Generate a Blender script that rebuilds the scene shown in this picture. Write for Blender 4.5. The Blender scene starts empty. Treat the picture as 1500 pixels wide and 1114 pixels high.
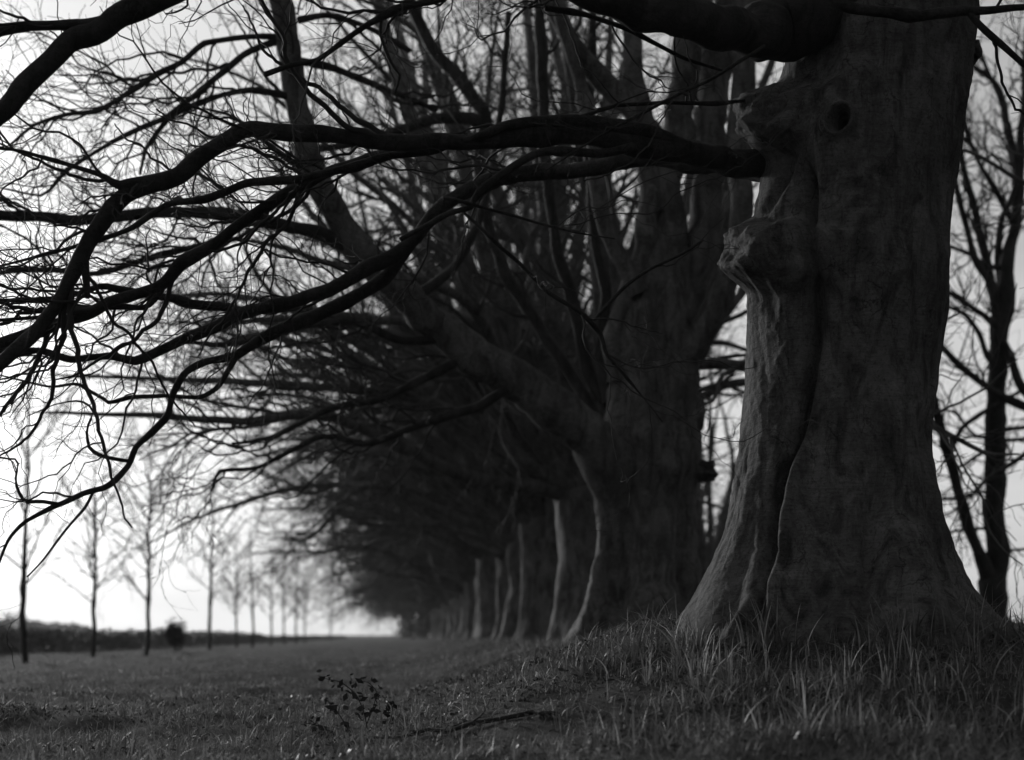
import bpy, math
import numpy as np
from mathutils import noise, Vector

R = math.radians
sc = bpy.context.scene
col = sc.collection

# ------------------------------------------------------------------ camera, sky, sun, exposure
F, CX, HY, CZ = 2083.33, 750.0, 930.0, 0.60     # focal length in photo pixels, horizon row, eye height
cam_d = bpy.data.cameras.new('camera')
cam = bpy.data.objects.new('camera', cam_d)
col.objects.link(cam)
cam.location = (0, 0, CZ)
cam.rotation_euler = (R(90), 0, 0)
cam_d.sensor_width = 36
cam_d.lens = 50
cam_d.shift_y = (HY - 557) / 1500
cam_d.clip_start = 0.1
cam_d.clip_end = 3000
cam_d.dof.use_dof = True
cam_d.dof.focus_distance = 8.85
cam_d.dof.aperture_fstop = 1.3
sc.camera = cam

SUN_AZ, SUN_EL = -36.0, 15.0          # degrees from the view axis (minus = to the left), height
world = bpy.data.worlds.new('World')
sc.world = world
world.use_nodes = True
wn, wl = world.node_tree.nodes, world.node_tree.links
wn.clear()
sky = wn.new('ShaderNodeTexSky')
sky.sky_type = 'NISHITA'
sky.sun_disc = False
sky.sun_elevation = R(SUN_EL)
sky.sun_rotation = R(SUN_AZ)
sky.air_density = 1.0
sky.dust_density = 1.5
sky.ozone_density = 1.0
bw = wn.new('ShaderNodeRGBToBW')
bg = wn.new('ShaderNodeBackground')
bg.inputs['Strength'].default_value = 0.06
wo = wn.new('ShaderNodeOutputWorld')
wl.new(sky.outputs[0], bw.inputs[0])
soft = wn.new('ShaderNodeMath'); soft.operation = 'POWER'; soft.inputs[1].default_value = 0.57   # thin high cloud evens the sky out
gain = wn.new('ShaderNodeMath'); gain.operation = 'MULTIPLY'; gain.inputs[1].default_value = 4.6
wl.new(bw.outputs[0], soft.inputs[0]); wl.new(soft.outputs[0], gain.inputs[0])
wtc = wn.new('ShaderNodeTexCoord'); wmp = wn.new('ShaderNodeMapping'); wmp.inputs['Scale'].default_value = (1.0, 1.0, 3.0)
wno = wn.new('ShaderNodeTexNoise'); wno.inputs['Scale'].default_value = 5.0; wno.inputs['Detail'].default_value = 6
wmr = wn.new('ShaderNodeMapRange'); wmr.inputs['From Min'].default_value = 0.3; wmr.inputs['From Max'].default_value = 0.7
wmr.inputs['To Min'].default_value = 0.86; wmr.inputs['To Max'].default_value = 1.12
cloud = wn.new('ShaderNodeMath'); cloud.operation = 'MULTIPLY'                       # faint unevenness of the cloud sheet
wl.new(wtc.outputs['Generated'], wmp.inputs['Vector']); wl.new(wmp.outputs[0], wno.inputs['Vector']); wl.new(wno.outputs['Fac'], wmr.inputs['Value'])
wl.new(gain.outputs[0], cloud.inputs[0]); wl.new(wmr.outputs[0], cloud.inputs[1])
wl.new(cloud.outputs[0], bg.inputs['Color'])
wl.new(bg.outputs[0], wo.inputs['Surface'])

sun_d = bpy.data.lights.new('sun', 'SUN')
sun_d.energy = 2.8
sun_d.angle = R(8)
sun_d.color = (1, 1, 1)
sun = bpy.data.objects.new('sun', sun_d)
col.objects.link(sun)
sun_to = Vector((math.sin(R(SUN_AZ)) * math.cos(R(SUN_EL)), math.cos(R(SUN_AZ)) * math.cos(R(SUN_EL)), math.sin(R(SUN_EL))))
sun.rotation_euler = sun_to.to_track_quat('Z', 'Y').to_euler()

sc.view_settings.view_transform = 'Standard'
sc.view_settings.look = 'None'
sc.view_settings.exposure = 0.0
sc.view_settings.gamma = 1.0
sc.render.engine = 'CYCLES'
cy = sc.cycles
cy.max_bounces = 5
cy.diffuse_bounces = 3
cy.glossy_bounces = 2
cy.transmission_bounces = 3
cy.sample_clamp_direct = 1.5
cy.sample_clamp_indirect = 0.4
cy.use_adaptive_sampling = False
cy.use_denoising = True
cy.denoising_prefilter = 'ACCURATE'

# ------------------------------------------------------------------ helpers
def at(px, py, Y):
    """world point seen at photo pixel (px, py) at distance Y"""
    return np.array([(px - CX) / F * Y, Y, CZ + (HY - py) / F * Y])

def sstep(a, b, x):
    t = np.clip((x - a) / (b - a), 0, 1)
    return t * t * (3 - 2 * t)

def tag(o, label=None, cat=None, group=None, kind=None):
    if label: o['label'] = label
    if cat: o['category'] = cat
    if group: o['group'] = group
    if kind: o['kind'] = kind
    return o

def empty(name, loc, rz=0.0):
    o = bpy.data.objects.new(name, None)
    col.objects.link(o)
    o.location = tuple(float(v) for v in loc)
    o.rotation_euler = (0, 0, rz)
    o.empty_display_size = 0.2
    return o

class MB:
    """collects vertices, quads and triangles into ONE mesh"""
    def __init__(s):
        s.v, s.q, s.t, s.n = [], [], [], 0
    def add(s, v, q=None, t=None):
        if q is not None and len(q): s.q.append(np.asarray(q, np.int64) + s.n)
        if t is not None and len(t): s.t.append(np.asarray(t, np.int64) + s.n)
        s.v.append(np.asarray(v, float)); s.n += len(v)
        return s
    def mesh(s, name, mat, origin=(0, 0, 0), smooth=True):
        v = np.concatenate(s.v) - np.asarray(origin, float)
        q = np.concatenate(s.q) if s.q else np.zeros((0, 4), np.int64)
        t = np.concatenate(s.t) if s.t else np.zeros((0, 3), np.int64)
        me = bpy.data.meshes.new(name)
        me.vertices.add(len(v)); me.vertices.foreach_set('co', v.astype(np.float32).ravel())
        loops = np.concatenate([q.ravel(), t.ravel()])
        me.loops.add(len(loops)); me.loops.foreach_set('vertex_index', loops.astype(np.int32))
        starts = np.concatenate([np.arange(len(q)) * 4, len(q) * 4 + np.arange(len(t)) * 3])
        me.polygons.add(len(starts)); me.polygons.foreach_set('loop_start', starts.astype(np.int32))
        me.polygons.foreach_set('use_smooth', np.full(len(starts), smooth))
        me.update(calc_edges=True)
        me.validate()
        me.materials.append(mat)
        return me
    def build(s, name, mat, parent=None, origin=(0, 0, 0), smooth=True):
        o = bpy.data.objects.new(name, s.mesh(name, mat, origin, smooth))
        col.objects.link(o)
        if parent is not None: o.parent = parent
        return o

def norm(a):
    return a / np.maximum(np.linalg.norm(a, axis=-1, keepdims=True), 1e-9)

def tubes(P, Rr, sides, bump=0.0, seed=0, cap=False):
    """N polylines of K points at once -> verts, quads"""
    P = np.asarray(P, float); Rr = np.asarray(Rr, float)
    N, K, _ = P.shape
    T = norm(np.gradient(P, axis=1))
    mean = norm(P[:, -1] - P[:, 0])
    ref = np.where(np.abs(mean[:, 2:3]) > 0.85, np.array([[1.0, 0.13, 0]]), np.array([[0.05, 0.1, 1.0]]))
    U = norm(np.cross(T, ref[:, None, :])); V = np.cross(T, U)
    a = np.arange(sides) / sides * 2 * math.pi
    rad = np.repeat(Rr[:, :, None], sides, 2)
    if bump:
        r = np.random.default_rng(seed)
        nz = r.standard_normal((N, K, sides))
        for _ in range(2):
            nz = (nz + np.roll(nz, 1, 2) + np.roll(nz, -1, 2)) / 1.8
            nz[:, 1:-1] = (nz[:, 2:] + nz[:, :-2] + nz[:, 1:-1] * 1.5) / 2.6
        rad = rad * (1 + bump * nz)
    ring = P[:, :, None, :] + rad[..., None] * (np.cos(a)[None, None, :, None] * U[:, :, None, :] + np.sin(a)[None, None, :, None] * V[:, :, None, :])
    v = ring.reshape(-1, 3)
    n = np.arange(N)[:, None, None] * (K * sides); k = np.arange(K - 1)[None, :, None] * sides
    i = np.arange(sides)[None, None, :]; j = (i + 1) % sides
    q = np.stack([n + k + i, n + k + j, n + k + sides + j, n + k + sides + i], -1).reshape(-1, 4)
    return v, q

def capped(P, Rr):
    """closes the far end of one polyline by a last short tapering step"""
    P = np.asarray(P, float); Rr = np.asarray(Rr, float)
    d = norm(P[-1] - P[-2])
    P = np.vstack([P, P[-1] + d * Rr[-1] * 0.35, P[-1] + d * Rr[-1] * 0.4])
    return P, np.concatenate([Rr, [Rr[-1] * 0.6, 0.0005]])

def spline(pts, step):
    """Catmull-Rom through rows of any number of columns, resampled evenly"""
    pts = np.asarray(pts, float)
    p = np.vstack([2 * pts[0] - pts[1], pts, 2 * pts[-1] - pts[-2]])
    out = []
    for i in range(1, len(p) - 2):
        t = np.linspace(0, 1, 16, endpoint=False)[:, None]
        a, b, c, d = p[i - 1], p[i], p[i + 1], p[i + 2]
        cr = 0.5 * (2 * b + (c - a) * t + (2 * a - 5 * b + 4 * c - d) * t ** 2 + (3 * b - a - 3 * c + d) * t ** 3)
        out.append(0.55 * cr + 0.45 * (b + (c - b) * t))       # beech wood bends in kinks more than in curves
    out.append(pts[-1:])
    o = np.vstack(out)
    s = np.concatenate([[0], np.cumsum(np.linalg.norm(np.diff(o[:, :3], axis=0), axis=1))])
    m = max(4, int(s[-1] / step) + 1)
    u = np.linspace(0, s[-1], m)
    return np.stack([np.interp(u, s, o[:, k]) for k in range(o.shape[1])], 1)

def resample(P, Rr, K):
    s = np.concatenate([[0], np.cumsum(np.linalg.norm(np.diff(P, axis=0), axis=1))])
    u = np.linspace(0, s[-1], K)
    return np.stack([np.interp(u, s, P[:, k]) for k in range(3)], 1), np.interp(u, s, Rr)

def grow(rng, P, Rr, per_m, t0, length, ang, K, wig, trop=0.0, ratio=0.6, rmax=9.0, rtip=0.0015, taper=0.5, bias=None, t1=1.0):
    """children of N parent polylines; returns polylines (M,K,3) and radii (M,K)"""
    N, KP, _ = P.shape
    L = np.linalg.norm(np.diff(P, axis=1), axis=2).sum(1)
    cnt = rng.poisson(per_m * L * (t1 - t0))
    idx = np.repeat(np.arange(N), cnt)
    M = len(idx)
    if M == 0: return np.zeros((0, K, 3)), np.zeros((0, K))
    t = rng.uniform(t0, t1, M)
    f = np.clip(t * (KP - 1), 0, KP - 1.001); i0 = f.astype(int); w = (f - i0)[:, None]
    p0 = P[idx, i0] * (1 - w) + P[idx, i0 + 1] * w
    r0 = Rr[idx, i0] * (1 - w[:, 0]) + Rr[idx, i0 + 1] * w[:, 0]
    T = norm(P[idx, i0 + 1] - P[idx, i0])
    rnd = norm(np.cross(T, rng.standard_normal((M, 3))))
    if bias is not None:
        b = np.asarray(bias, float)[None]
        rnd = norm(rnd + b - (b * T).sum(1, keepdims=True) * T)
    a = rng.uniform(ang[0], ang[1], M)[:, None]
    d = norm(np.cos(a) * T + np.sin(a) * rnd)
    ln = rng.uniform(length[0], length[1], M) * (1 - taper * t)
    st = (ln / (K - 1))[:, None]; d0 = d
    C = np.zeros((M, K, 3)); C[:, 0] = p0
    for k in range(1, K):
        d0 = norm(d0 + 0.25 * wig * rng.standard_normal((M, 3)) + np.array([0, 0, trop]) * (k / K))
        d = norm(0.45 * d + 0.55 * d0 + 1.05 * wig * rng.standard_normal((M, 3)))
        C[:, k] = C[:, k - 1] + d * st
    rb = np.minimum(np.minimum(r0 * ratio, rmax), 0.02 * ln + 0.002)
    u = np.linspace(0, 1, K)[None, :]
    RR = rb[:, None] * (1 - u) ** 0.8 + np.minimum(rtip, rb)[:, None] * u
    return C, RR

# ------------------------------------------------------------------ materials (the photograph is black and white: all neutral)
def new_mat(name):
    m = bpy.data.materials.new(name); m.use_nodes = True
    nt = m.node_tree; nt.nodes.clear()
    out = nt.nodes.new('ShaderNodeOutputMaterial')
    return m, nt.nodes, nt.links, out

def nz(nodes, links, vec, scale, detail=5, rough=0.6, mapping=None, dist=0.0):
    if mapping:
        mp = nodes.new('ShaderNodeMapping'); mp.inputs['Scale'].default_value = mapping
        links.new(vec, mp.inputs['Vector']); vec = mp.outputs[0]
    n = nodes.new('ShaderNodeTexNoise')
    n.inputs['Scale'].default_value = scale; n.inputs['Detail'].default_value = detail
    n.inputs['Roughness'].default_value = rough; n.inputs['Distortion'].default_value = dist
    links.new(vec, n.inputs['Vector'])
    return n.outputs['Fac']

def ramp(nodes, links, fac, stops):
    r = nodes.new('ShaderNodeValToRGB')
    el = r.color_ramp.elements
    while len(el) > len(stops): el.remove(el[-1])
    while len(el) < len(stops): el.new(0.5)
    for e, (p, v) in zip(el, stops):
        e.position = p; e.color = (v, v, v, 1)
    links.new(fac, r.inputs[0])
    return r.outputs['Color']

def mul(nodes, links, a, b, mode='MULTIPLY', fac=1.0):
    m = nodes.new('ShaderNodeMix'); m.data_type = 'RGBA'; m.blend_type = mode
    m.inputs[0].default_value = fac
    links.new(a, m.inputs[6]); links.new(b, m.inputs[7])
    return m.outputs[2]

def bark(name, lo, hi, fine=True, bump=0.5):
    m, n, l, out = new_mat(name)
    b = n.new('ShaderNodeBsdfPrincipled')
    b.inputs['Roughness'].default_value = 0.8
    b.inputs['Specular IOR Level'].default_value = 0.15
    tc = n.new('ShaderNodeTexCoord').outputs['Object']
    base = ramp(n, l, nz(n, l, tc, 2.2, 6, 0.65), [(0.3, lo), (0.7, hi)])
    if fine:
        streak = ramp(n, l, nz(n, l, tc, 3.0, 6, 0.7, (2.0, 2.0, 0.7), 1.0), [(0.36, 0.25), (0.56, 1.0)])
        lent = ramp(n, l, nz(n, l, tc, 9.0, 4, 0.6, (1.0, 1.0, 9.0)), [(0.38, 0.45), (0.5, 1.0)])
        speck = ramp(n, l, nz(n, l, tc, 48, 5, 0.8), [(0.38, 0.2), (0.46, 1.0), (0.58, 1.0), (0.66, 1.5)])
        pale = ramp(n, l, nz(n, l, tc, 7.0, 8, 0.78), [(0.52, 1.0), (0.68, 1.5)])
        wv = n.new('ShaderNodeTexVoronoi'); wv.feature = 'DISTANCE_TO_EDGE'; wv.inputs['Scale'].default_value = 2.6
        mpv = n.new('ShaderNodeMapping'); mpv.inputs['Scale'].default_value = (2.4, 2.4, 0.55)
        wob = n.new('ShaderNodeVectorMath'); wob.operation = 'MULTIPLY_ADD'; wob.inputs[1].default_value = (0.35, 0.35, 0.35)
        nv = n.new('ShaderNodeTexNoise'); nv.inputs['Scale'].default_value = 4.0; nv.inputs['Detail'].default_value = 5
        l.new(tc, nv.inputs['Vector']); l.new(nv.outputs['Color'], wob.inputs[0]); l.new(tc, wob.inputs[2])
        l.new(wob.outputs[0], mpv.inputs['Vector']); l.new(mpv.outputs[0], wv.inputs['Vector'])
        crack = ramp(n, l, wv.outputs['Distance'], [(0.0, 0.25), (0.02, 1.0)])
        gate = ramp(n, l, nz(n, l, tc, 1.7, 3, 0.6), [(0.5, 1.0), (0.58, 0.0)])
        mg = n.new('ShaderNodeMix'); mg.data_type = 'RGBA'; mg.blend_type = 'LIGHTEN'; mg.inputs[0].default_value = 1.0
        l.new(crack, mg.inputs[6]); l.new(gate, mg.inputs[7])
        base = mul(n, l, base, mg.outputs[2])
        base = mul(n, l, mul(n, l, mul(n, l, mul(n, l, base, streak), lent, fac=0.45), speck, fac=0.7), pale)
        h1 = nz(n, l, tc, 14, 8, 0.7, (1, 1, 1.8))
        h2 = nz(n, l, tc, 60, 5, 0.7)
        b1 = n.new('ShaderNodeBump'); b1.inputs['Strength'].default_value = bump; b1.inputs['Distance'].default_value = 0.03
        l.new(h1, b1.inputs['Height'])
        b2 = n.new('ShaderNodeBump'); b2.inputs['Strength'].default_value = bump * 0.8; b2.inputs['Distance'].default_value = 0.008
        l.new(h2, b2.inputs['Height']); l.new(b1.outputs[0], b2.inputs['Normal'])
        l.new(b2.outputs[0], b.inputs['Normal'])
    l.new(base, b.inputs['Base Color'])
    l.new(b.outputs[0], out.inputs[0])
    return m

M_TRUNK = bark('beech_bark', 0.040, 0.105, True, 0.8)
M_TRUNK_TWO = bark('beech_bark_dark', 0.05, 0.115, True, 0.9)
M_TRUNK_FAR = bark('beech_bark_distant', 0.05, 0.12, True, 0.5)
M_LIMB = bark('beech_limb_bark', 0.012, 0.032, True, 0.8)
M_TWIG = bark('beech_twig_bark', 0.014, 0.03, False)
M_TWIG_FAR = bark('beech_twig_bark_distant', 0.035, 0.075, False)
M_HOLE = bark('rotten_wood', 0.01, 0.02, False)

def blade_mat(name, lo, hi, trans=0.35, spec=0.3, rgh=0.55):
    m, n, l, out = new_mat(name)
    g = n.new('ShaderNodeNewGeometry')
    c = ramp(n, l, g.outputs['Random Per Island'], [(0.0, lo), (0.8, (lo + hi) / 2), (0.95, hi), (1.0, hi * 1.5)])
    pos = ramp(n, l, nz(n, l, g.outputs['Position'], 1.4, 6, 0.7), [(0.36, 0.4), (0.64, 1.3)])
    c = mul(n, l, c, pos)
    d = n.new('ShaderNodeBsdfPrincipled'); d.inputs['Roughness'].default_value = rgh
    d.inputs['Specular IOR Level'].default_value = spec
    t = n.new('ShaderNodeBsdfTranslucent')
    mx = n.new('ShaderNodeMixShader'); mx.inputs[0].default_value = trans
    l.new(c, d.inputs['Base Color']); l.new(c, t.inputs['Color'])
    l.new(d.outputs[0], mx.inputs[1]); l.new(t.outputs[0], mx.inputs[2]); l.new(mx.outputs[0], out.inputs[0])
    return m

M_GRASS = blade_mat('meadow_grass', 0.07, 0.25)
M_TALL = blade_mat('tall_grass_blades', 0.035, 0.30)
M_LEAF = blade_mat('dark_leaf', 0.015, 0.03, 0.15, 0.05, 0.9)
M_LITTER = blade_mat('fallen_leaves', 0.04, 0.14, 0.1)
M_HEDGE = blade_mat('hedge_twigs', 0.03, 0.06, 0.15)
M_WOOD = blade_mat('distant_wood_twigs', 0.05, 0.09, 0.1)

def ground_mat():
    m, n, l, out = new_mat('meadow_ground')
    b = n.new('ShaderNodeBsdfPrincipled'); b.inputs['Roughness'].default_value = 0.95
    b.inputs['Specular IOR Level'].default_value = 0.1
    p = n.new('ShaderNodeNewGeometry').outputs['Position']
    c = ramp(n, l, nz(n, l, p, 0.9, 8, 0.75), [(0.32, 0.012), (0.68, 0.085)])
    c2 = ramp(n, l, nz(n, l, p, 14, 6, 0.75), [(0.35, 0.45), (0.65, 1.2)])
    c = mul(n, l, c, c2)
    bp = n.new('ShaderNodeBump'); bp.inputs['Strength'].default_value = 0.8; bp.inputs['Distance'].default_value = 0.05
    l.new(nz(n, l, p, 25, 6, 0.75), bp.inputs['Height'])
    l.new(bp.outputs[0], b.inputs['Normal']); l.new(c, b.inputs['Base Color']); l.new(b.outputs[0], out.inputs[0])
    return m
M_GROUND = ground_mat()

# ------------------------------------------------------------------ terrain: meadow at the left, low bank carrying the avenue
def row_x(y):
    return 2.857 - 0.072 * y - 1.8 * (np.clip(np.asarray(y, float) - 50, 0, None) / 175) ** 2
ROW_Y = [9.3, 17.2, 23.0, 28.2, 33.6, 39.0, 45.0, 51.0, 57.5, 64, 71, 78, 85.5, 93, 101, 109, 118, 127, 137, 148, 156, 165, 175, 186, 198, 211, 225, 240]
FAR_ROW_Y = [26.0, 52.0, 66.0, 84.0]
OPP = 7.85
_w = np.random.default_rng(3)
_waves = [(_w.uniform(0, 6.28), _w.uniform(0, 6.28), 2 * math.pi / L, a) for L, a in ((9, .025), (6, .018), (3.3, .020), (2.1, .016), (1.2, .008), (.8, .008), (.55, .007)) for _ in range(2)]
def gz(x, y):
    x = np.asarray(x, float); y = np.asarray(y, float)
    s = x - row_x(y)
    crest = (0.50 - 0.10 * sstep(10.5, 14, y) - 0.18 * sstep(25, 75, y)) * sstep(4.8, 9.2, y)
    z = crest * sstep(-3.3, -1.1, s)
    z = z + 0.28 * sstep(1.0, 4.0, s) * sstep(6, 12, y) * (1 - sstep(30, 90, y))
    for yy in ROW_Y[:10]:
        r2 = (x - row_x(yy)) ** 2 + (y - yy) ** 2
        z = z + (0.25 if yy < 12 else 0.09) * np.exp(-r2 / 2.0)
    for th, ph, k, a in _waves:
        z = z + a * np.sin((x * math.cos(th) + y * math.sin(th)) * k + ph)
    return z

def axis(fine, a, b, far, g=1.12):
    c = list(np.arange(a, b, fine)); st = fine
    up = [b]
    while up[-1] < far: st *= g; up.append(up[-1] + st)
    return c + up
xp = axis(0.13, 0, 6, 700); xs = np.array(sorted(set([-v for v in xp] + xp)))
ys = axis(0.13, 3.0, 14, 900, 1.06); lo = [3.0]; st = .13
while lo[-1] > -30: st *= 1.25; lo.append(lo[-1] - st)
ys = np.array(sorted(set(lo + ys)))
GX, GY = np.meshgrid(xs, ys)
GZ = gz(GX, GY)
nx, ny = len(xs), len(ys)
ii, jj = np.meshgrid(np.arange(nx - 1), np.arange(ny - 1))
k0 = (jj * nx + ii).ravel()
g = MB().add(np.stack([GX.ravel(), GY.ravel(), GZ.ravel()], 1), np.stack([k0, k0 + 1, k0 + nx + 1, k0 + nx], 1))
tag(g.build('ground', M_GROUND), kind='structure')

# ------------------------------------------------------------------ the big front beech
YM = 9.3
base_m = np.array([at(1240, 905, YM)[0], YM, float(gz(at(1240, 905, YM)[0], YM)) - 0.05])

def interp_s(tab, y, sm=5):
    tab = np.array(tab, float)
    v = np.interp(y, tab[:, 0], tab[:, 1])
    k = np.hanning(2 * sm + 3)[1:-1]; k /= k.sum()
    return np.convolve(np.pad(v, sm, mode='edge'), k, mode='valid')

def path_feature(PX, PY, path, width, amp, skew=0.0):
    """ridge (+) or groove (-) that follows a polyline down the trunk"""
    path = np.array(path, float)
    o = np.argsort(path[:, 1]); path = path[o]
    c = np.interp(PY, path[:, 1], path[:, 0])
    e = sstep(path[0, 1] - 25, path[0, 1] + 25, PY) * (1 - sstep(path[-1, 1] - 25, path[-1, 1] + 25, PY))
    d = (PX - c) / width
    return amp * e * np.exp(-d * d)

def blob(PX, PY, x, y, rx, ry, amp, rot=0.0):
    a = R(rot); dx, dy = PX - x, PY - y
    u = (dx * math.cos(a) + dy * math.sin(a)) / rx; v = (-dx * math.sin(a) + dy * math.cos(a)) / ry
    return amp * np.exp(-(u * u + v * v))

def fbm(v, scale, octs=4, off=0.0):
    return np.array([noise.fractal(Vector((a * scale[0] + off, b * scale[1], c * scale[2])), 1.0, 2.0, octs) for a, b, c in v])

def sculpt_trunk(Y, left, right, rows, nang, depth, feats, rough, seed, lobes, burrs=None):
    rows = np.asarray(rows, float)
    L = interp_s(left, rows); Rr = interp_s(right, rows)
    cx, hw = (L + Rr) / 2, (Rr - L) / 2
    th = np.arange(nang) / nang * 2 * math.pi
    c, s = np.cos(th), np.sin(th)
    PX = cx[:, None] + hw[:, None] * c[None]
    PY = np.repeat(rows[:, None], nang, 1)
    front = np.clip(-s, 0, 1)[None] ** 0.35
    Xs = (PX - CX) / F * Y; Ys = Y + (hw[:, None] / F * Y) * depth * s[None]; Zs = (HY - PY) / F * Y
    D = feats(CX + Xs / Ys * F, HY - Zs / Ys * F) * front
    # root lobes and flutes run all round the trunk
    low = sstep(640, 900, rows)[:, None]
    for nf, ph, a_lo, a_hi in lobes:
        D = D + np.cos(nf * th[None] + ph + rows[:, None] * 0.0012 * nf) * (a_hi + (a_lo - a_hi) * low) * (0.35 + 0.65 * (1 - np.abs(c[None]) ** 3))
    X = (cx[:, None] - CX) / F * Y + (hw[:, None] / F * Y) * c[None]
    Yv = Y + (hw[:, None] / F * Y) * depth * s[None]
    Z = CZ + (HY - PY) / F * Y
    v = np.stack([X, Yv, Z], -1)
    nrm = np.stack([c, s, np.zeros_like(c)], -1)[None]
    n1 = fbm(v.reshape(-1, 3), (2.4, 2.4, 0.9), 4, seed).reshape(PX.shape)
    n2 = fbm(v.reshape(-1, 3), (11, 11, 6), 5, seed + 9).reshape(PX.shape)
    n3 = fbm(v.reshape(-1, 3), (4.5, 4.5, 0.8), 3, seed + 21).reshape(PX.shape)
    fold = -np.clip(0.12 - np.abs(n3), 0, 1) / 0.12          # narrow creases where the noise crosses zero
    D = D + rough * (n1 * 0.034 + n2 * 0.012 + fold * 0.010 * sstep(-0.1, 0.25, n1))
    if burrs is not None: D = D + burrs(np.repeat(th[None], len(rows), 0), HY - Zs / Ys * F, v)
    v = v + nrm * D[..., None]
    nr = len(rows)
    i, k = np.meshgrid(np.arange(nang), np.arange(nr - 1))
    q = np.stack([k * nang + i, (k + 1) * nang + i, (k + 1) * nang + (i + 1) % nang, k * nang + (i + 1) % nang], -1).reshape(-1, 4)
    return v.reshape(-1, 3), q

main_left = [(-420, 1230), (-250, 1205), (-120, 1180), (-20, 1165), (60, 1158), (130, 1142), (200, 1128), (250, 1120), (320, 1108), (400, 1098), (450, 1098), (500, 1099), (560, 1097), (620, 1091), (680, 1083), (730, 1075), (780, 1062), (820, 1046), (850, 1032), (880, 1012), (905, 993), (930, 976), (965, 955), (1060, 930)]
main_right = [(-420, 1390), (-250, 1402), (-120, 1414), (0, 1421), (60, 1419), (120, 1414), (200, 1408), (270, 1398), (350, 1388), (450, 1380), (520, 1372), (580, 1367), (640, 1364), (680, 1368), (720, 1374), (760, 1378), (800, 1392), (840, 1410), (870, 1428), (895, 1448), (920, 1475), (965, 1505), (1060, 1530)]
def main_feats(PX, PY):
    D = 0
    groove = [(1186, 255), (1187, 330), (1196, 400), (1195, 480), (1185, 540), (1170, 610), (1155, 660), (1142, 710), (1131, 770), (1127, 820), (1118, 870), (1108, 920)]
    gr = [(x + 17, y) for x, y in groove]
    D = D + path_feature(PX, PY, groove, 8, -0.13) + path_feature(PX, PY, groove, 32, -0.06)
    D = D + path_feature(PX, PY, [p for p in gr if p[1] > 640], 14, 0.10)
    D = D + path_feature(PX, PY, [(x - 22, y) for x, y in groove if y > 590], 10, 0.03)
    D = D + path_feature(PX, PY, [(1207, 180), (1205, 260), (1203, 340)], 14, 0.05)
    D = D + path_feature(PX, PY, [(1158, 215), (1150, 250), (1132, 285), (1114, 320)], 6, -0.07)
    D = D + path_feature(PX, PY, [(1290, 690), (1281, 770), (1276, 830), (1272, 930)], 13, -0.07)
    D = D + path_feature(PX, PY, [(1352, 610), (1360, 700), (1366, 790), (1395, 900)], 12, -0.06)
    D = D + path_feature(PX, PY, [(1390, 240), (1372, 330), (1352, 430), (1345, 540)], 16, -0.05)
    D = D + path_feature(PX, PY, [(1095, 770), (1075, 850), (1060, 930)], 14, -0.06)
    D = D + path_feature(PX, PY, [(1130, 845), (1105, 885), (1070, 930)], 16, 0.09)
    D = D + path_feature(PX, PY, [(1330, 760), (1330, 840), (1345, 930)], 28, 0.06)
    D = D + path_feature(PX, PY, [(1235, -80), (1240, 20), (1245, 110), (1225, 150)], 26, 0.06)
    a_ = R(20); du, dv = PX - 1233, PY - 182
    ring = 0.09 * np.exp(-((np.hypot((du * math.cos(a_) + dv * math.sin(a_)) / 15, (-du * math.sin(a_) + dv * math.cos(a_)) / 25) - 1.0) / 0.22) ** 2)
    # the open knot hole with its raised lip, the swelling below it and the closed eye scar
    D = D + blob(PX, PY, 1234, 183, 30, 40, 0.075, 18) + blob(PX, PY, 1233, 182, 10, 19, -0.24, 20) + ring
    D = D + blob(PX, PY, 1224, 225, 22, 34, 0.06) + blob(PX, PY, 1262, 235, 40, 45, 0.05)
    e = np.hypot((PX - 1252) / 1.0, (PY - 292) / 0.95)
    D = D + 0.018 * np.cos(e / 5.2) * np.exp(-(e / 42) ** 2) + blob(PX, PY, 1252, 292, 42, 40, 0.03)
    D = D + blob(PX, PY, 1290, 400, 60, 60, 0.035) + blob(PX, PY, 1145, 400, 50, 60, 0.06)
    D = D + blob(PX, PY, 1220, 440, 9, 22, -0.025, -20) + blob(PX, PY, 1136, 590, 6, 15, -0.05, 8) + blob(PX, PY, 1141, 614, 3, 8, -0.03)
    for x, y in ((1245, 525), (1255, 662), (1236, 695), (1268, 690), (1273, 581), (1171, 802), (1139, 806)):
        D = D + blob(PX, PY, x, y, 5, 7, -0.025)
    D = D + path_feature(PX, PY, [(1197, 632), (1193, 668)], 2.5, -0.015)
    return D

def main_burrs(TH, PY, v):
    n = fbm(v.reshape(-1, 3), (5, 5, 5), 5, 40).reshape(PY.shape)
    m = fbm(v.reshape(-1, 3), (13, 13, 13), 4, 70).reshape(PY.shape)
    def ang(c, w): return np.exp(-(np.abs(TH - R(c)) / R(w)) ** 3.0)
    PYn = PY + 9 * n
    low = sstep(318, 346, PYn) * (1 - sstep(388, 436, PYn)) * ang(196, 50)          # the broken ledge
    up = sstep(112, 150, PYn) * (1 - sstep(186, 240, PYn)) * ang(190, 44)           # the knotted swelling under the big bough
    return 0.19 * low * (1 + 0.32 * n + 0.10 * m) + 0.24 * up * (1 + 0.40 * n + 0.14 * m)

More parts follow.
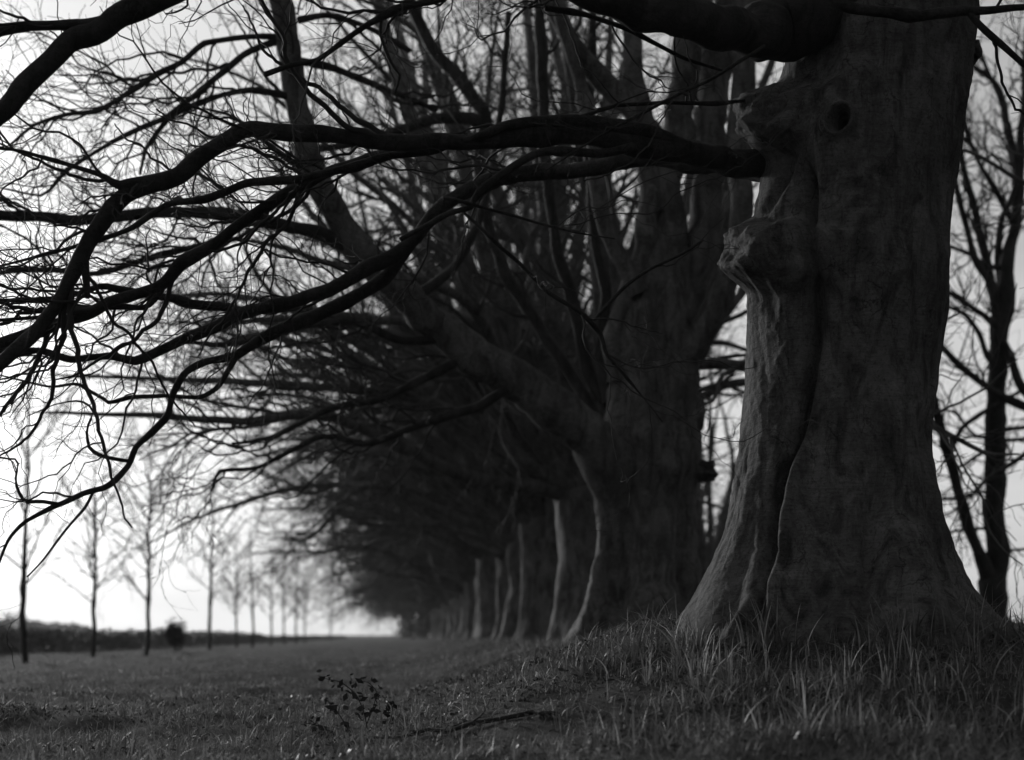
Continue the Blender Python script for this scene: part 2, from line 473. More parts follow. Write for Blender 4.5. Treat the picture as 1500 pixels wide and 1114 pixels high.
beech = empty('beech_tree', base_m)
tag(beech, 'huge old beech with a hollow knot and flared roots, nearest and thickest trunk', 'tree', 'beeches of the avenue row')
rows = np.concatenate([np.arange(-420, 0, 8), np.arange(0, 1060, 2.6)])
v, q = sculpt_trunk(YM, main_left, main_right, rows, 340, 0.9, main_feats, 1.0, 3.3,
                    [(5, 0.6, 0.05, 0.012), (8, 2.0, 0.03, 0.008), (3, 1.0, 0.03, 0.012)], main_burrs)
trunk_m = MB().add(v, q).build('trunk', M_TRUNK, beech, base_m)

def lump(center, rad, seed, amp=0.22, flat=None, nu=64, nv=40):
    """knobbly burr: an ellipsoid pushed in and out by noise"""
    u = np.linspace(0, 2 * math.pi, nu, endpoint=False); w = np.linspace(0.02, math.pi - 0.02, nv)
    U, W = np.meshgrid(u, w)
    d = np.stack([np.cos(U) * np.sin(W), np.sin(U) * np.sin(W), np.cos(W)], -1)
    if flat: d = np.sign(d) * np.abs(d) ** flat
    n = fbm(d.reshape(-1, 3), (2.0, 2.0, 2.0), 5, seed).reshape(U.shape)
    p = np.asarray(center) + d * (np.asarray(rad) * (1 + amp * n[..., None]))
    i, k = np.meshgrid(np.arange(nu), np.arange(nv - 1))
    q = np.stack([k * nu + i, (k + 1) * nu + i, (k + 1) * nu + (i + 1) % nu, k * nu + (i + 1) % nu], -1).reshape(-1, 4)
    return p.reshape(-1, 3), q

def px_r(p, Y): return p / F * Y
MB().add(*lump(at(1424, 78, 9.5), (px_r(12, 9.5), 0.1, px_r(16, 9.5)), 2.1, 0.2)).build('burr', M_TRUNK, beech, base_m)

def limb(root, origin, pts, mat, name='limb', step=0.05, sides=14, bump=0.035, seed=1, jitter=0.0):
    """pts rows: photo x, photo y, distance, width in photo pixels"""
    w = np.array([list(at(a, b, Y)) + [wd * 0.46 / F * Y] for a, b, Y, wd in pts])
    s = spline(w, step)
    P, Rr = s[:, :3], np.maximum(s[:, 3], 0.002)
    rk = np.random.default_rng(seed + 7)
    for c in rk.uniform(0.05, 1, int(len(P) * step * 2.2)) * len(P):      # old bud rings and knots
        Rr = Rr * (1 + rk.uniform(0.1, 0.4) * (1.0 if Rr.max() < 0.04 else 0.3) * np.exp(-((np.arange(len(P)) - c) * step / rk.uniform(0.03, 0.08)) ** 2))
    if jitter:
        r = np.random.default_rng(seed)
        j = r.standard_normal(P.shape)
        for _ in range(3): j[1:-1] = (j[2:] + j[:-2] + j[1:-1]) / 2.4
        P = P + j * Rr[:, None] * jitter * sstep(0, 6, np.arange(len(P)))[:, None]
    Pc, Rc = capped(P, Rr)
    v, q = tubes(Pc[None], Rc[None], sides, bump, seed)
    if Rr.max() > 0.045:          # knots and swellings on the thick boughs
        ctr = np.repeat(Pc, sides, 0)
        f = fbm(v, (5, 5, 5), 4, seed * 0.37) * 0.14 + fbm(v, (1.6, 1.6, 1.6), 2, seed * 0.7) * 0.10
        v = ctr + (v - ctr) * (1 + f)[:, None]
    o = MB().add(v, q).build(name, mat, root, origin)
    return P, Rr, o

def twig_set(rng, paths, K0=40):
    P = np.stack([resample(p, r, K0)[0] for p, r in paths]); Rr = np.stack([resample(p, r, K0)[1] for p, r in paths])
    return P, Rr

def sprays(rng, P, Rr, name, root, origin, d0=0.5, d1=1.6, d2=4.6, d3=5.5, L1=(0.5, 1.7), L2=(0.25, 0.8), L3=(0.1, 0.35), t0=0.1, bias=None, trop=0.06, thin=1.0):
    """three orders of twigs on limbs; a lone spray is a part of its own"""
    S, s_ = grow(rng, P, Rr, d0, max(t0, 0.15), (0.8, 2.4), (0.35, 0.9), P.shape[1], 0.17, trop * 0.7, 0.5, 0.019 * thin, 0.004 * thin, 0.3, bias)
    P0, R0 = np.concatenate([P, S]), np.concatenate([Rr, s_])
    A, a = grow(rng, P0, R0, d1, t0, L1, (0.4, 1.1), 14, 0.26, trop, 0.5, 0.010 * thin, 0.0022 * thin, 0.35, bias)
    if len(S):
        MB().add(*tubes(S[:1], s_[:1], 6)).build('branch', M_TWIG, root, origin)
        for k in range(1, len(S)): MB().add(*tubes(S[k:k + 1], s_[k:k + 1], 6)).build('branch', M_TWIG, root, origin)
    groups = [slice(i, i + 1) for i in range(len(A))] if len(A) <= 14 else [slice(0, len(A))]
    for g in groups:
        B, b = grow(rng, A[g], a[g], d2, 0.12, L2, (0.45, 1.0), 9, 0.28, trop, 0.6, 0.005 * thin, 0.0014 * thin, 0.35)
        C, c = grow(rng, B, b, d3, 0.15, L3, (0.45, 1.0), 6, 0.28, trop, 0.7, 0.0025 * thin, 0.001 * thin, 0.3) if len(B) else (B[:, :6], b[:, :6])
        mb = MB().add(*tubes(A[g], a[g], 5))
        if len(B): mb.add(*tubes(B, b, 4))
        if len(C): mb.add(*tubes(C, c, 3))
        mb.build('twig' if len(A) <= 14 else name, M_TWIG, root, origin)

rng = np.random.default_rng(21)
LEFT = (-0.5, -0.1, 0.0)
# traced limbs: (x, y, distance, width)
front_limbs = [
 # the long bow across the picture
 ([(1190, 247, 9.5, 80), (1135, 244, 9.4, 62), (1108, 243, 9.35, 48), (1067, 238, 9.2, 39), (1000, 226, 8.9, 38), (917, 205, 8.8, 40), (833, 196, 8.75, 36), (750, 203, 8.7, 32), (687, 209, 8.65, 26), (600, 211, 8.6, 24), (500, 203, 8.5, 24), (417, 193, 8.4, 26), (360, 191, 8.4, 24), (333, 207, 8.4, 25), (293, 231, 8.4, 28), (260, 254, 8.4, 28), (213, 272, 8.35, 27), (165, 302, 8.3, 26), (138, 340, 8.3, 24), (113, 390, 8.25, 22), (83, 447, 8.2, 21), (50, 487, 8.2, 20), (0, 535, 8.1, 19), (-80, 600, 8.0, 15), (-200, 660, 7.9, 9)], 1.4),
 ([(1010, 214, 8.86, 20), (930, 190, 8.75, 22), (850, 178, 8.7, 18), (790, 177, 8.66, 17), (740, 184, 8.62, 15), (712, 196, 8.6, 13), (680, 206, 8.6, 10)], 0.6),
 ([(225, 266, 8.36, 20), (190, 268, 8.3, 19), (170, 270, 8.28, 15), (148, 257, 8.3, 9), (100, 241, 8.3, 7), (60, 230, 8.3, 6), (27, 220, 8.3, 5), (-30, 215, 8.3, 4)], 1.6),
 ([(150, 322, 8.3, 16), (128, 345, 8.28, 16), (122, 372, 8.27, 15), (126, 405, 8.26, 12), (127, 436, 8.25, 8)], 0.8),
 # lower companions
 ([(660, 209, 8.65, 16), (633, 221, 8.7, 13), (567, 231, 8.75, 12), (500, 247, 8.8, 12), (433, 263, 8.85, 13), (363, 268, 8.9, 13), (330, 281, 8.9, 12), (300, 293, 8.9, 11), (247, 299, 8.9, 10), (190, 335, 8.9, 8), (140, 352, 8.9, 7), (60, 375, 8.9, 5), (0, 390, 8.9, 4)], 1.8),
 ([(620, 212, 8.7, 16), (560, 226, 8.9, 15), (490, 250, 9.1, 15), (433, 278, 9.2, 16), (367, 320, 9.3, 17), (310, 361, 9.3, 19), (267, 388, 9.3, 19), (240, 416, 9.3, 18), (200, 433, 9.3, 15), (160, 444, 9.2, 17), (117, 464, 9.2, 18), (67, 482, 9.2, 17), (0, 503, 9.1, 15), (-90, 520, 9.0, 10)], 2.0),
 ([(1130, 255, 9.5, 34), (1040, 240, 9.9, 30), (930, 236, 10.2, 26), (830, 252, 10.4, 24), (720, 263, 10.4, 24), (650, 296, 10.4, 22), (605, 350, 10.4, 22), (560, 386, 10.4, 22), (500, 415, 10.3, 21), (433, 440, 10.2, 19), (350, 460, 10.1, 19), (300, 487, 10.0, 18), (240, 514, 9.9, 15), (200, 529, 9.8, 14), (160, 520, 9.8, 12), (107, 527, 9.7, 11), (60, 513, 9.7, 10), (0, 513, 9.6, 9), (-80, 530, 9.6, 6)], 2.0),
 ([(610, 345, 10.5, 20), (560, 408, 10.6, 22), (500, 446, 10.6, 20), (433, 474, 10.5, 20), (393, 492, 10.4, 19), (347, 520, 10.4, 14), (300, 532, 10.3, 12), (273, 545, 10.2, 11), (255, 577, 10.2, 10), (244, 610, 10.2, 11), (217, 638, 10.1, 11), (198, 655, 10.1, 10), (187, 682, 10.1, 10), (157, 713, 10.0, 10), (123, 723, 10.0, 9), (90, 738, 10.0, 9), (77, 743, 10.0, 8), (34, 767, 10.0, 6), (13, 790, 9.9, 5), (-4, 832, 9.9, 4)], 0.4),
 ([(347, 520, 10.4, 10), (320, 566, 10.4, 8), (293, 583, 10.4, 7), (247, 580, 10.4, 6), (193, 583, 10.4, 7), (161, 591, 10.4, 6), (150, 583, 10.4, 5), (133, 573, 10.4, 5), (113, 562, 10.4, 5), (73, 567, 10.4, 4), (20, 555, 10.4, 3), (-20, 545, 10.4, 2)], 0.6),
 ([(190, 676, 10.1, 6), (170, 673, 10.1, 6), (147, 667, 10.1, 5), (131, 657, 10.1, 5), (127, 630, 10.1, 5), (137, 604, 10.1, 4), (128, 592, 10.1, 4), (112, 588, 10.1, 3), (80, 593, 10.1, 2), (40, 610, 10.1, 1.5)], 0.5),
 ([(85, 739, 10.0, 6), (60, 735, 10.0, 6), (37, 735, 10.0, 6), (25, 715, 10.0, 5), (23, 700, 10.0, 4), (27, 675, 10.0, 4), (14, 673, 10.0, 3), (-10, 670, 10.0, 2)], 0.5),
 ([(140, 714, 10.0, 5), (126, 742, 10.0, 5), (104, 768, 10.0, 4), (86, 790, 10.0, 4), (62, 822, 10.0, 3), (40, 845, 10.0, 2)], 0.5),
 # forks of the lower limbs
 ([(352, 458, 10.1, 16), (330, 449, 10.1, 15), (283, 448, 10.1, 15), (250, 436, 10.1, 13), (217, 432, 9.6, 11), (175, 425, 9.5, 12), (150, 419, 9.5, 10), (110, 432, 9.5, 8), (60, 440, 9.5, 7), (0, 440, 9.5, 6), (-50, 430, 9.5, 4)], 1.6),
 ([(247, 411, 9.3, 9), (215, 450, 9.3, 8), (180, 449, 9.3, 8), (130, 450, 9.3, 7), (60, 465, 9.3, 6), (0, 470, 9.3, 5), (-50, 475, 9.3, 3)], 1.4),
 # the sharp broken branch hanging in front
 ([(940, 212, 8.8, 15), (880, 225, 8.6, 13), (800, 222, 8.5, 12), (767, 236, 8.4, 12), (730, 260, 8.4, 12), (697, 287, 8.35, 11), (690, 303, 8.35, 10), (657, 313, 8.3, 9), (620, 334, 8.3, 8), (587, 351, 8.3, 8)], 0.5),
 ([(690, 300, 8.35, 8), (678, 296, 8.3, 6), (657, 290, 8.3, 7), (648, 291, 8.3, 8), (652, 303, 8.3, 7)], 0.2),
 ([(695, 301, 8.35, 6), (740, 313, 8.3, 5), (800, 330, 8.3, 4), (850, 342, 8.3, 3), (900, 350, 8.3, 2)], 1.0),
 # thin sharp twigs dangling in front of the second trunk
 ([(680, 312, 8.3, 5), (720, 350, 8.3, 6), (760, 385, 8.4, 6), (800, 428, 8.4, 7), (850, 458, 8.4, 7), (880, 490, 8.5, 8), (888, 520, 8.5, 6), (910, 545, 8.5, 4), (940, 580, 8.5, 3), (970, 618, 8.5, 2)], 0.8),
 ([(870, 470, 8.5, 5), (915, 420, 8.5, 6), (950, 396, 8.5, 5), (1000, 372, 8.5, 4), (1030, 352, 8.5, 3)], 0.8),
 # the heavy dark limb that leaves through the top of the picture and comes back at its left
 ([(1290, -60, 9.3, 170), (1245, -15, 9.1, 146), (1195, 28, 8.95, 112), (1140, 44, 8.8, 84), (1080, 42, 8.6, 68), (1000, 28, 8.3, 66), (940, 14, 8.2, 62), (880, -5, 8.1, 54), (790, -50, 8.0, 48), (650, -110, 7.9, 44), (480, -120, 7.8, 42), (330, -70, 7.8, 40), (240, -10, 7.8, 38), (187, 18, 7.8, 36), (133, 50, 7.8, 34), (93, 65, 7.8, 33), (67, 93, 7.8, 32), (33, 130, 7.8, 31), (0, 165, 7.8, 29), (-90, 250, 7.8, 22), (-220, 330, 7.8, 12)], 1.0),
 ([(165, 32, 7.8, 24), (130, 37, 7.8, 18), (100, 37, 7.8, 17), (40, 38, 7.8, 17), (0, 48, 7.8, 16), (-80, 70, 7.8, 12)], 1.6),
 ([(760, -66, 8.0, 16), (690, -25, 8.0, 13), (640, 0, 8.0, 11), (590, 13, 8.0, 10), (540, 36, 8.0, 9), (500, 63, 8.0, 8), (460, 91, 8.0, 8), (430, 95, 8.0, 8), (388, 110, 8.0, 9)], 0.6),
 ([(560, 24, 8.0, 5), (557, 50, 8.0, 5), (573, 93, 8.0, 5), (586, 112, 8.0, 4), (578, 136, 8.0, 3)], 0.6),
 ([(800, 12, 8.2, 9), (860, 22, 8.3, 8), (933, 50, 8.4, 7), (1000, 85, 8.6, 6), (1060, 105, 8.7, 4)], 0.8),
 ([(1120, 68, 8.4, 7), (1085, 90, 8.3, 6), (1040, 118, 8.3, 5), (1000, 136, 8.3, 5), (930, 172, 8.3, 4), (870, 205, 8.3, 3), (800, 250, 8.3, 2)], 1.0),
 ([(1090, 148, 9.0, 6), (1040, 152, 8.8, 7), (960, 152, 8.7, 6), (900, 155, 8.7, 6), (850, 172, 8.7, 5), (810, 185, 8.7, 4)], 0.7),
 # the thin dark bough across the trunk to the right
 ([(1190, -40, 8.6, 18), (1235, 8, 8.5, 17), (1280, 17, 8.5, 17), (1350, 20, 8.5, 16), (1423, 18, 8.5, 14), (1500, 11, 8.5, 11), (1580, 2, 8.5, 8)], 1.2),
 ([(1420, 20, 8.5, 10), (1440, 43, 8.5, 11), (1470, 70, 8.5, 10), (1500, 95, 8.5, 9), (1560, 140, 8.5, 7)], 1.2),
]
front_paths = []
for i, (pts, dens) in enumerate(front_limbs):
    P, Rr, o = limb(beech, base_m, pts, M_LIMB, seed=100 + i, jitter=0.16, sides=(40 if pts[1][3] > 60 else 22) if pts[1][3] > 20 else 10, bump=0.05 if pts[1][3] < 60 else 0.02)
    front_paths.append((P, Rr, dens, o))
    Pk, Rk = twig_set(rng, [(P, Rr)])
    sprays(rng, Pk, Rk, 'twigs', o, base_m, d0=0.75 * dens if dens > 0.65 else 0.0, d1=1.9 * dens, t0=0.3 if i in (0, 6, 7, 19) else 0.06, bias=(-0.35, 0, 0.2))

# stems and boughs of its crown above the picture
def crown_stems(rng, root, origin, starts, n, tilt, length, r0, mat, K=22, name='limb', up=0.06, az=None, wig=0.10):
    out = []
    for i in range(n):
        p = np.array(starts[i % len(starts)], float)
        a = (az[i] if az is not None else rng.uniform(0, 2 * math.pi)); t = rng.uniform(*tilt)
        d = np.array([math.cos(a) * math.sin(t), math.sin(a) * math.sin(t), math.cos(t)])
        ln = rng.uniform(*length); st = ln / (K - 1); P = [p]
        for k in range(K - 1):
            d = norm(d + wig * rng.standard_normal(3) + np.array([0, 0, up])); P.append(P[-1] + d * st)
        P = np.array(P); rr = rng.uniform(*r0) * (1 - np.linspace(0, 1, K)) ** 0.8 + 0.012
        rr = rr * (1 + 0.45 * np.exp(-np.linspace(0, 1, K) * 14))
        s = spline(np.column_stack([P, rr]), 0.15)
        o = MB().add(*tubes(s[None, :, :3], s[None, :, 3], 14, 0.05, int(rng.integers(1e6)))).build(name, mat, root, origin)
        out.append((s[:, :3], s[:, 3], o))
    return out

tops = [at(x, -330, YM) for x in (1260, 1300, 1340, 1370)]
cs = crown_stems(rng, beech, base_m, tops, 8, (0.25, 1.0), (6, 10), (0.14, 0.24), M_LIMB, az=np.linspace(0.3, 6.2, 8))
P, Rr = twig_set(rng, [(a, b) for a, b, _ in cs], 30)
mb = MB()
A, a_ = grow(rng, P, Rr, 1.3, 0.2, (1.2, 4.0), (0.5, 1.1), 14, 0.18, 0.03, 0.5, 0.06, 0.006, 0.4)
B, b_ = grow(rng, A, a_, 2.4, 0.12, (0.5, 1.6), (0.5, 1.1), 9, 0.22, 0.03, 0.55, 0.014, 0.003, 0.4)
C, c_ = grow(rng, B, b_, 3.0, 0.12, (0.2, 0.6), (0.5, 1.1), 5, 0.22, 0.03, 0.6, 0.005, 0.002, 0.4)
mb.add(*tubes(A, a_, 6)); mb.add(*tubes(B, b_, 4)); mb.add(*tubes(C, c_, 3))
mb.build('crown', M_TWIG, beech, base_m)

# ------------------------------------------------------------------ the second beech with its great leaning limb
Y2 = 17.2
b2x = at(948, 900, Y2)[0]
base2 = np.array([b2x, Y2, float(gz(b2x, Y2)) - 0.05])
beech2 = empty('beech_tree', base2)
tag(beech2, 'old many stemmed beech behind the front one, with a great limb leaning far left', 'tree', 'beeches of the avenue row')
l2 = [(300, 955), (400, 925), (470, 900), (540, 893), (600, 888), (650, 873), (690, 868), (740, 872), (800, 875), (850, 868), (890, 852), (920, 836), (960, 815)]
r2 = [(300, 1002), (400, 1014), (470, 1024), (520, 1022), (580, 1028), (640, 1026), (680, 1022), (740, 1014), (800, 1017), (850, 1022), (890, 1040), (920, 1058), (960, 1080)]
def feats2(PX, PY):
    D = path_feature(PX, PY, [(912, 540), (916, 620), (910, 720), (905, 820), (890, 930)], 12, -0.10)
    D = D + path_feature(PX, PY, [(962, 420), (968, 520), (966, 640), (960, 760)], 10, -0.08)
    D = D + path_feature(PX, PY, [(1000, 700), (1000, 800), (1010, 930)], 12, -0.07)
    D = D + path_feature(PX, PY, [(880, 690), (886, 780), (880, 860), (862, 930)], 9, 0.07)
    D = D + path_feature(PX, PY, [(930, 560), (935, 620), (940, 660)], 18, 0.08)
    D = D + blob(PX, PY, 900, 515, 10, 14, 0.06) + blob(PX, PY, 995, 560, 22, 22, 0.06) + blob(PX, PY, 970, 575, 20, 26, -0.09)
    D = D + blob(PX, PY, 930, 690, 70, 30, 0.05)
    return D
v, q = sculpt_trunk(Y2, l2, r2, np.arange(300, 961, 3.2), 180, 0.95, feats2, 1.5, 12.7, [(5, 1.9, 0.10, 0.03), (9, 0.4, 0.05, 0.02)])
MB().add(v, q).build('trunk', M_TRUNK_TWO, beech2, base2)
MB().add(*lump(at(1022, 690, Y2), (px_r(28, Y2), 0.2, px_r(17, Y2)), 5.7, 0.3)).build('burr', M_TRUNK_TWO, beech2, base2)
MB().add(*lump(at(1016, 610, Y2), (px_r(16, Y2), 0.2, px_r(36, Y2)), 9.7, 0.25)).build('burr', M_TRUNK_TWO, beech2, base2)
limbs2 = [
 # great leaning limb
 ([(925, 730, 17.1, 100), (885, 672, 16.8, 84), (840, 622, 16.6, 74), (790, 578, 16.4, 68), (735, 545, 16.2, 64), (680, 512, 16.0, 58), (625, 465, 15.8, 54), (575, 415, 15.6, 50), (530, 372, 15.4, 48), (495, 325, 15.2, 46), (468, 275, 15.0, 44), (448, 220, 14.9, 41), (434, 160, 14.8, 39), (425, 90, 14.7, 37), (415, 20, 14.6, 35), (395, -60, 14.5, 31), (350, -180, 14.4, 24), (270, -330, 14.3, 14)], 0.8),
 ([(905, 690, 16.9, 46), (872, 640, 16.7, 40), (840, 600, 16.5, 36), (805, 570, 16.4, 30), (785, 560, 16.3, 24)], 0.2),
 # its boughs to the left
 ([(508, 362, 15.3, 28), (467, 341, 15.1, 24), (417, 330, 14.9, 22), (367, 319, 14.7, 20), (300, 312, 14.5, 19), (233, 312, 14.3, 18), (187, 317, 14.2, 18), (110, 324, 14.0, 18), (60, 319, 13.9, 17), (0, 316, 13.8, 16), (-90, 305, 13.7, 10)], 2.1),
 ([(424, 60, 14.7, 14), (400, 54, 14.6, 11), (367, 55, 14.5, 10), (300, 63, 14.3, 9), (267, 90, 14.2, 9), (227, 110, 14.1, 9), (187, 137, 14.0, 8), (143, 163, 13.9, 8), (100, 167, 13.8, 7), (50, 183, 13.7, 6), (15, 213, 13.7, 4)], 2.4),
 ([(430, 52, 14.7, 14), (400, 62, 14.6, 11), (360, 78, 14.5, 10), (313, 117, 14.3, 10), (283, 143, 14.2, 9), (243, 173, 14.1, 8), (207, 187, 14.0, 8), (167, 207, 13.9, 7), (123, 233, 13.8, 6), (93, 254, 13.7, 6), (63, 287, 13.7, 4), (0, 275, 13.7, 3)], 2.4),
 ([(432, 145, 14.8, 14), (410, 138, 14.7, 11), (367, 133, 14.5, 10), (323, 141, 14.4, 9), (277, 157, 14.3, 9), (250, 170, 14.2, 8), (215, 215, 14.1, 7), (205, 255, 14.0, 5)], 2.1),
 ([(445, 250, 14.9, 14), (410, 225, 14.7, 10), (385, 205, 14.6, 7), (340, 170, 14.5, 6), (300, 160, 14.4, 4)], 1.2),
 ([(470, 270, 15.0, 16), (440, 275, 14.8, 14), (367, 321, 14.5, 13), (310, 355, 14.3, 11), (230, 375, 14.1, 10), (150, 400, 13.9, 10), (80, 395, 13.8, 9), (0, 400, 13.7, 7), (-60, 420, 13.7, 5)], 2.4),
 ([(438, 30, 14.7, 12), (480, 22, 14.9, 10), (540, 40, 15.2, 9), (600, 75, 15.4, 8)], 1.2),
 ([(440, 90, 14.8, 14), (490, 100, 15.0, 11), (560, 130, 15.3, 10), (640, 160, 15.6, 8)], 1.2),
 ([(690, 520, 16.0, 16), (620, 555, 15.8, 14), (560, 585, 15.6, 12), (480, 600, 15.4, 10), (400, 640, 15.2, 8), (340, 650, 15.1, 5)], 1.4),
 ([(760, 560, 16.2, 18), (700, 595, 16.0, 15), (620, 620, 15.7, 13), (540, 650, 15.5, 11), (470, 640, 15.3, 9), (380, 685, 15.1, 7), (320, 690, 15, 6), (312, 715, 15, 4)], 1.4),
 ([(655, 495, 15.9, 18), (590, 500, 15.7, 14), (520, 470, 15.5, 12), (430, 480, 15.2, 10), (340, 505, 15.0, 8), (260, 500, 14.9, 6)], 1.4),
 ([(600, 440, 15.6, 20), (660, 400, 15.9, 16), (700, 330, 16.2, 14), (720, 250, 16.5, 12), (735, 150, 16.8, 10), (745, 20, 17, 9)], 1.0),
 # upright stems
 ([(905, 560, 17.0, 34), (900, 500, 17.0, 36), (918, 440, 17.0, 36), (940, 380, 17.0, 38), (952, 300, 17.0, 36), (945, 200, 17.1, 34), (930, 100, 17.2, 32), (925, 0, 17.3, 30), (915, -200, 17.3, 26), (905, -450, 17.4, 14)], 0.5),
 ([(975, 420, 17.1, 56), (982, 330, 17.1, 46), (992, 230, 17.1, 46), (1002, 120, 17.2, 46), (1010, 0, 17.3, 44), (1060, -150, 17.5, 48), (1090, -400, 17.7, 24)], 0.5),
 ([(1005, 470, 17.2, 44), (1028, 330, 17.3, 46), (1040, 230, 17.3, 48), (1050, 120, 17.4, 50), (1060, 0, 17.5, 48), (1110, -200, 17.7, 40), (1160, -420, 17.9, 18)], 0.5),
 ([(1010, 520, 17.0, 46), (1030, 480, 16.9, 46), (1056, 430, 16.8, 44), (1074, 370, 16.7, 40), (1082, 290, 16.7, 36), (1084, 180, 16.7, 34), (1090, 60, 16.7, 30), (1105, -100, 16.7, 24), (1130, -300, 16.7, 12)], 0.6),
 ([(935, 430, 16.8, 28), (905, 370, 16.7, 26), (880, 300, 16.6, 26), (870, 220, 16.6, 24), (850, 120, 16.6, 22), (820, 30, 16.5, 20), (790, -80, 16.4, 16), (750, -260, 16.3, 8)], 0.8),
 ([(960, 200, 17.0, 34), (920, 160, 16.9, 34), (880, 115, 16.8, 32), (845, 70, 16.7, 28), (815, 25, 16.6, 26), (770, -60, 16.5, 20), (700, -200, 16.4, 10)], 0.8),
 ([(895, 590, 17.2, 26), (880, 520, 17.3, 18), (885, 430, 17.4, 18), (868, 330, 17.5, 17), (862, 200, 17.6, 16), (868, 60, 17.7, 14), (870, -100, 17.8, 10)], 0.8),
 ([(900, 600, 17.3, 24), (868, 560, 17.5, 20), (845, 470, 17.6, 20), (815, 360, 17.7, 20), (800, 250, 17.8, 20), (796, 120, 17.9, 19), (790, 0, 18, 17), (780, -200, 18, 10)], 0.8),
 ([(880, 630, 17.4, 22), (840, 560, 17.6, 20), (790, 480, 17.7, 20), (740, 400, 17.8, 20), (715, 330, 17.9, 18), (700, 240, 18, 17), (712, 170, 18, 22), (672, 117, 18, 22), (633, 73, 18, 19), (607, 17, 18, 17), (560, -70, 18, 12)], 1.2),
 ([(712, 180, 18, 20), (665, 172, 17.9, 20), (610, 183, 17.8, 17), (560, 200, 17.7, 14), (490, 215, 17.6, 11), (420, 225, 17.5, 8)], 1.4),
]
paths2 = []
for i, (pts, dens) in enumerate(limbs2):
    P, Rr, o = limb(beech2, base2, pts, M_TRUNK_TWO if pts[1][3] > 24 else M_LIMB, seed=300 + i, jitter=0.14, sides=16 if pts[1][3] > 24 else 9, step=0.1, bump=0.06)
    Pk, Rk = twig_set(rng, [(P, Rr)])
    sprays(rng, Pk, Rk, 'twigs', o, base2, d0=0.4 * dens, d1=1.7 * dens, d2=3.4, d3=4.2, L1=(0.7, 2.6), L2=(0.3, 1.2), L3=(0.15, 0.5), t0=0.2, bias=(-0.2, 0, 0.1), thin=1.5)

# ------------------------------------------------------------------ the rest of the row: beeches grown from a seed
def round_trunk(rng, r, h, flare, nang=72, rows=46):
    z = np.concatenate([np.linspace(-0.25, 1.0, rows // 2), np.linspace(1.0, h, rows // 2)[1:]])
    th = np.arange(nang) / nang * 2 * math.pi
    ph = rng.uniform(0, 6.28, 4)
    lob = 0.5 * np.cos(5 * th + ph[0]) + 0.35 * np.cos(7 * th + ph[1]) + 0.4 * np.cos(3 * th + ph[2])
    rz = r * (1 + flare * np.exp(-np.clip(z, 0, None) / 0.32) + 0.10 * (z / h) ** 2)
    rad = rz[:, None] * (1 + lob[None] * (0.035 + 0.10 * np.exp(-np.clip(z, 0, None) / 0.5))[:, None])
    lean = rng.uniform(-0.04, 0.04, 2)
    v = np.stack([rad * np.cos(th)[None] + lean[0] * z[:, None], rad * np.sin(th)[None] + lean[1] * z[:, None], np.repeat(z[:, None], nang, 1)], -1).reshape(-1, 3)
    n = fbm(v, (2.5, 2.5, 1.2), 4, rng.uniform(0, 50))
    ctr = np.zeros_like(v); ctr[:, 2] = v[:, 2]
    v = v + norm(v - ctr) * (n * 0.07)[:, None]
    # rounded top where the stems leave
    nr = len(z)
    i, k = np.meshgrid(np.arange(nang), np.arange(nr - 1))
    q = np.stack([k * nang + i, k * nang + (i + 1) % nang, (k + 1) * nang + (i + 1) % nang, (k + 1) * nang + i], -1).reshape(-1, 4)
    v = np.vstack([v, [[lean[0] * h, lean[1] * h, h + 0.25]]])
    top = (nr - 1) * nang
    t = np.stack([top + np.arange(nang), top + (np.arange(nang) + 1) % nang, np.full(nang, len(v) - 1)], -1)
    return v, q, t

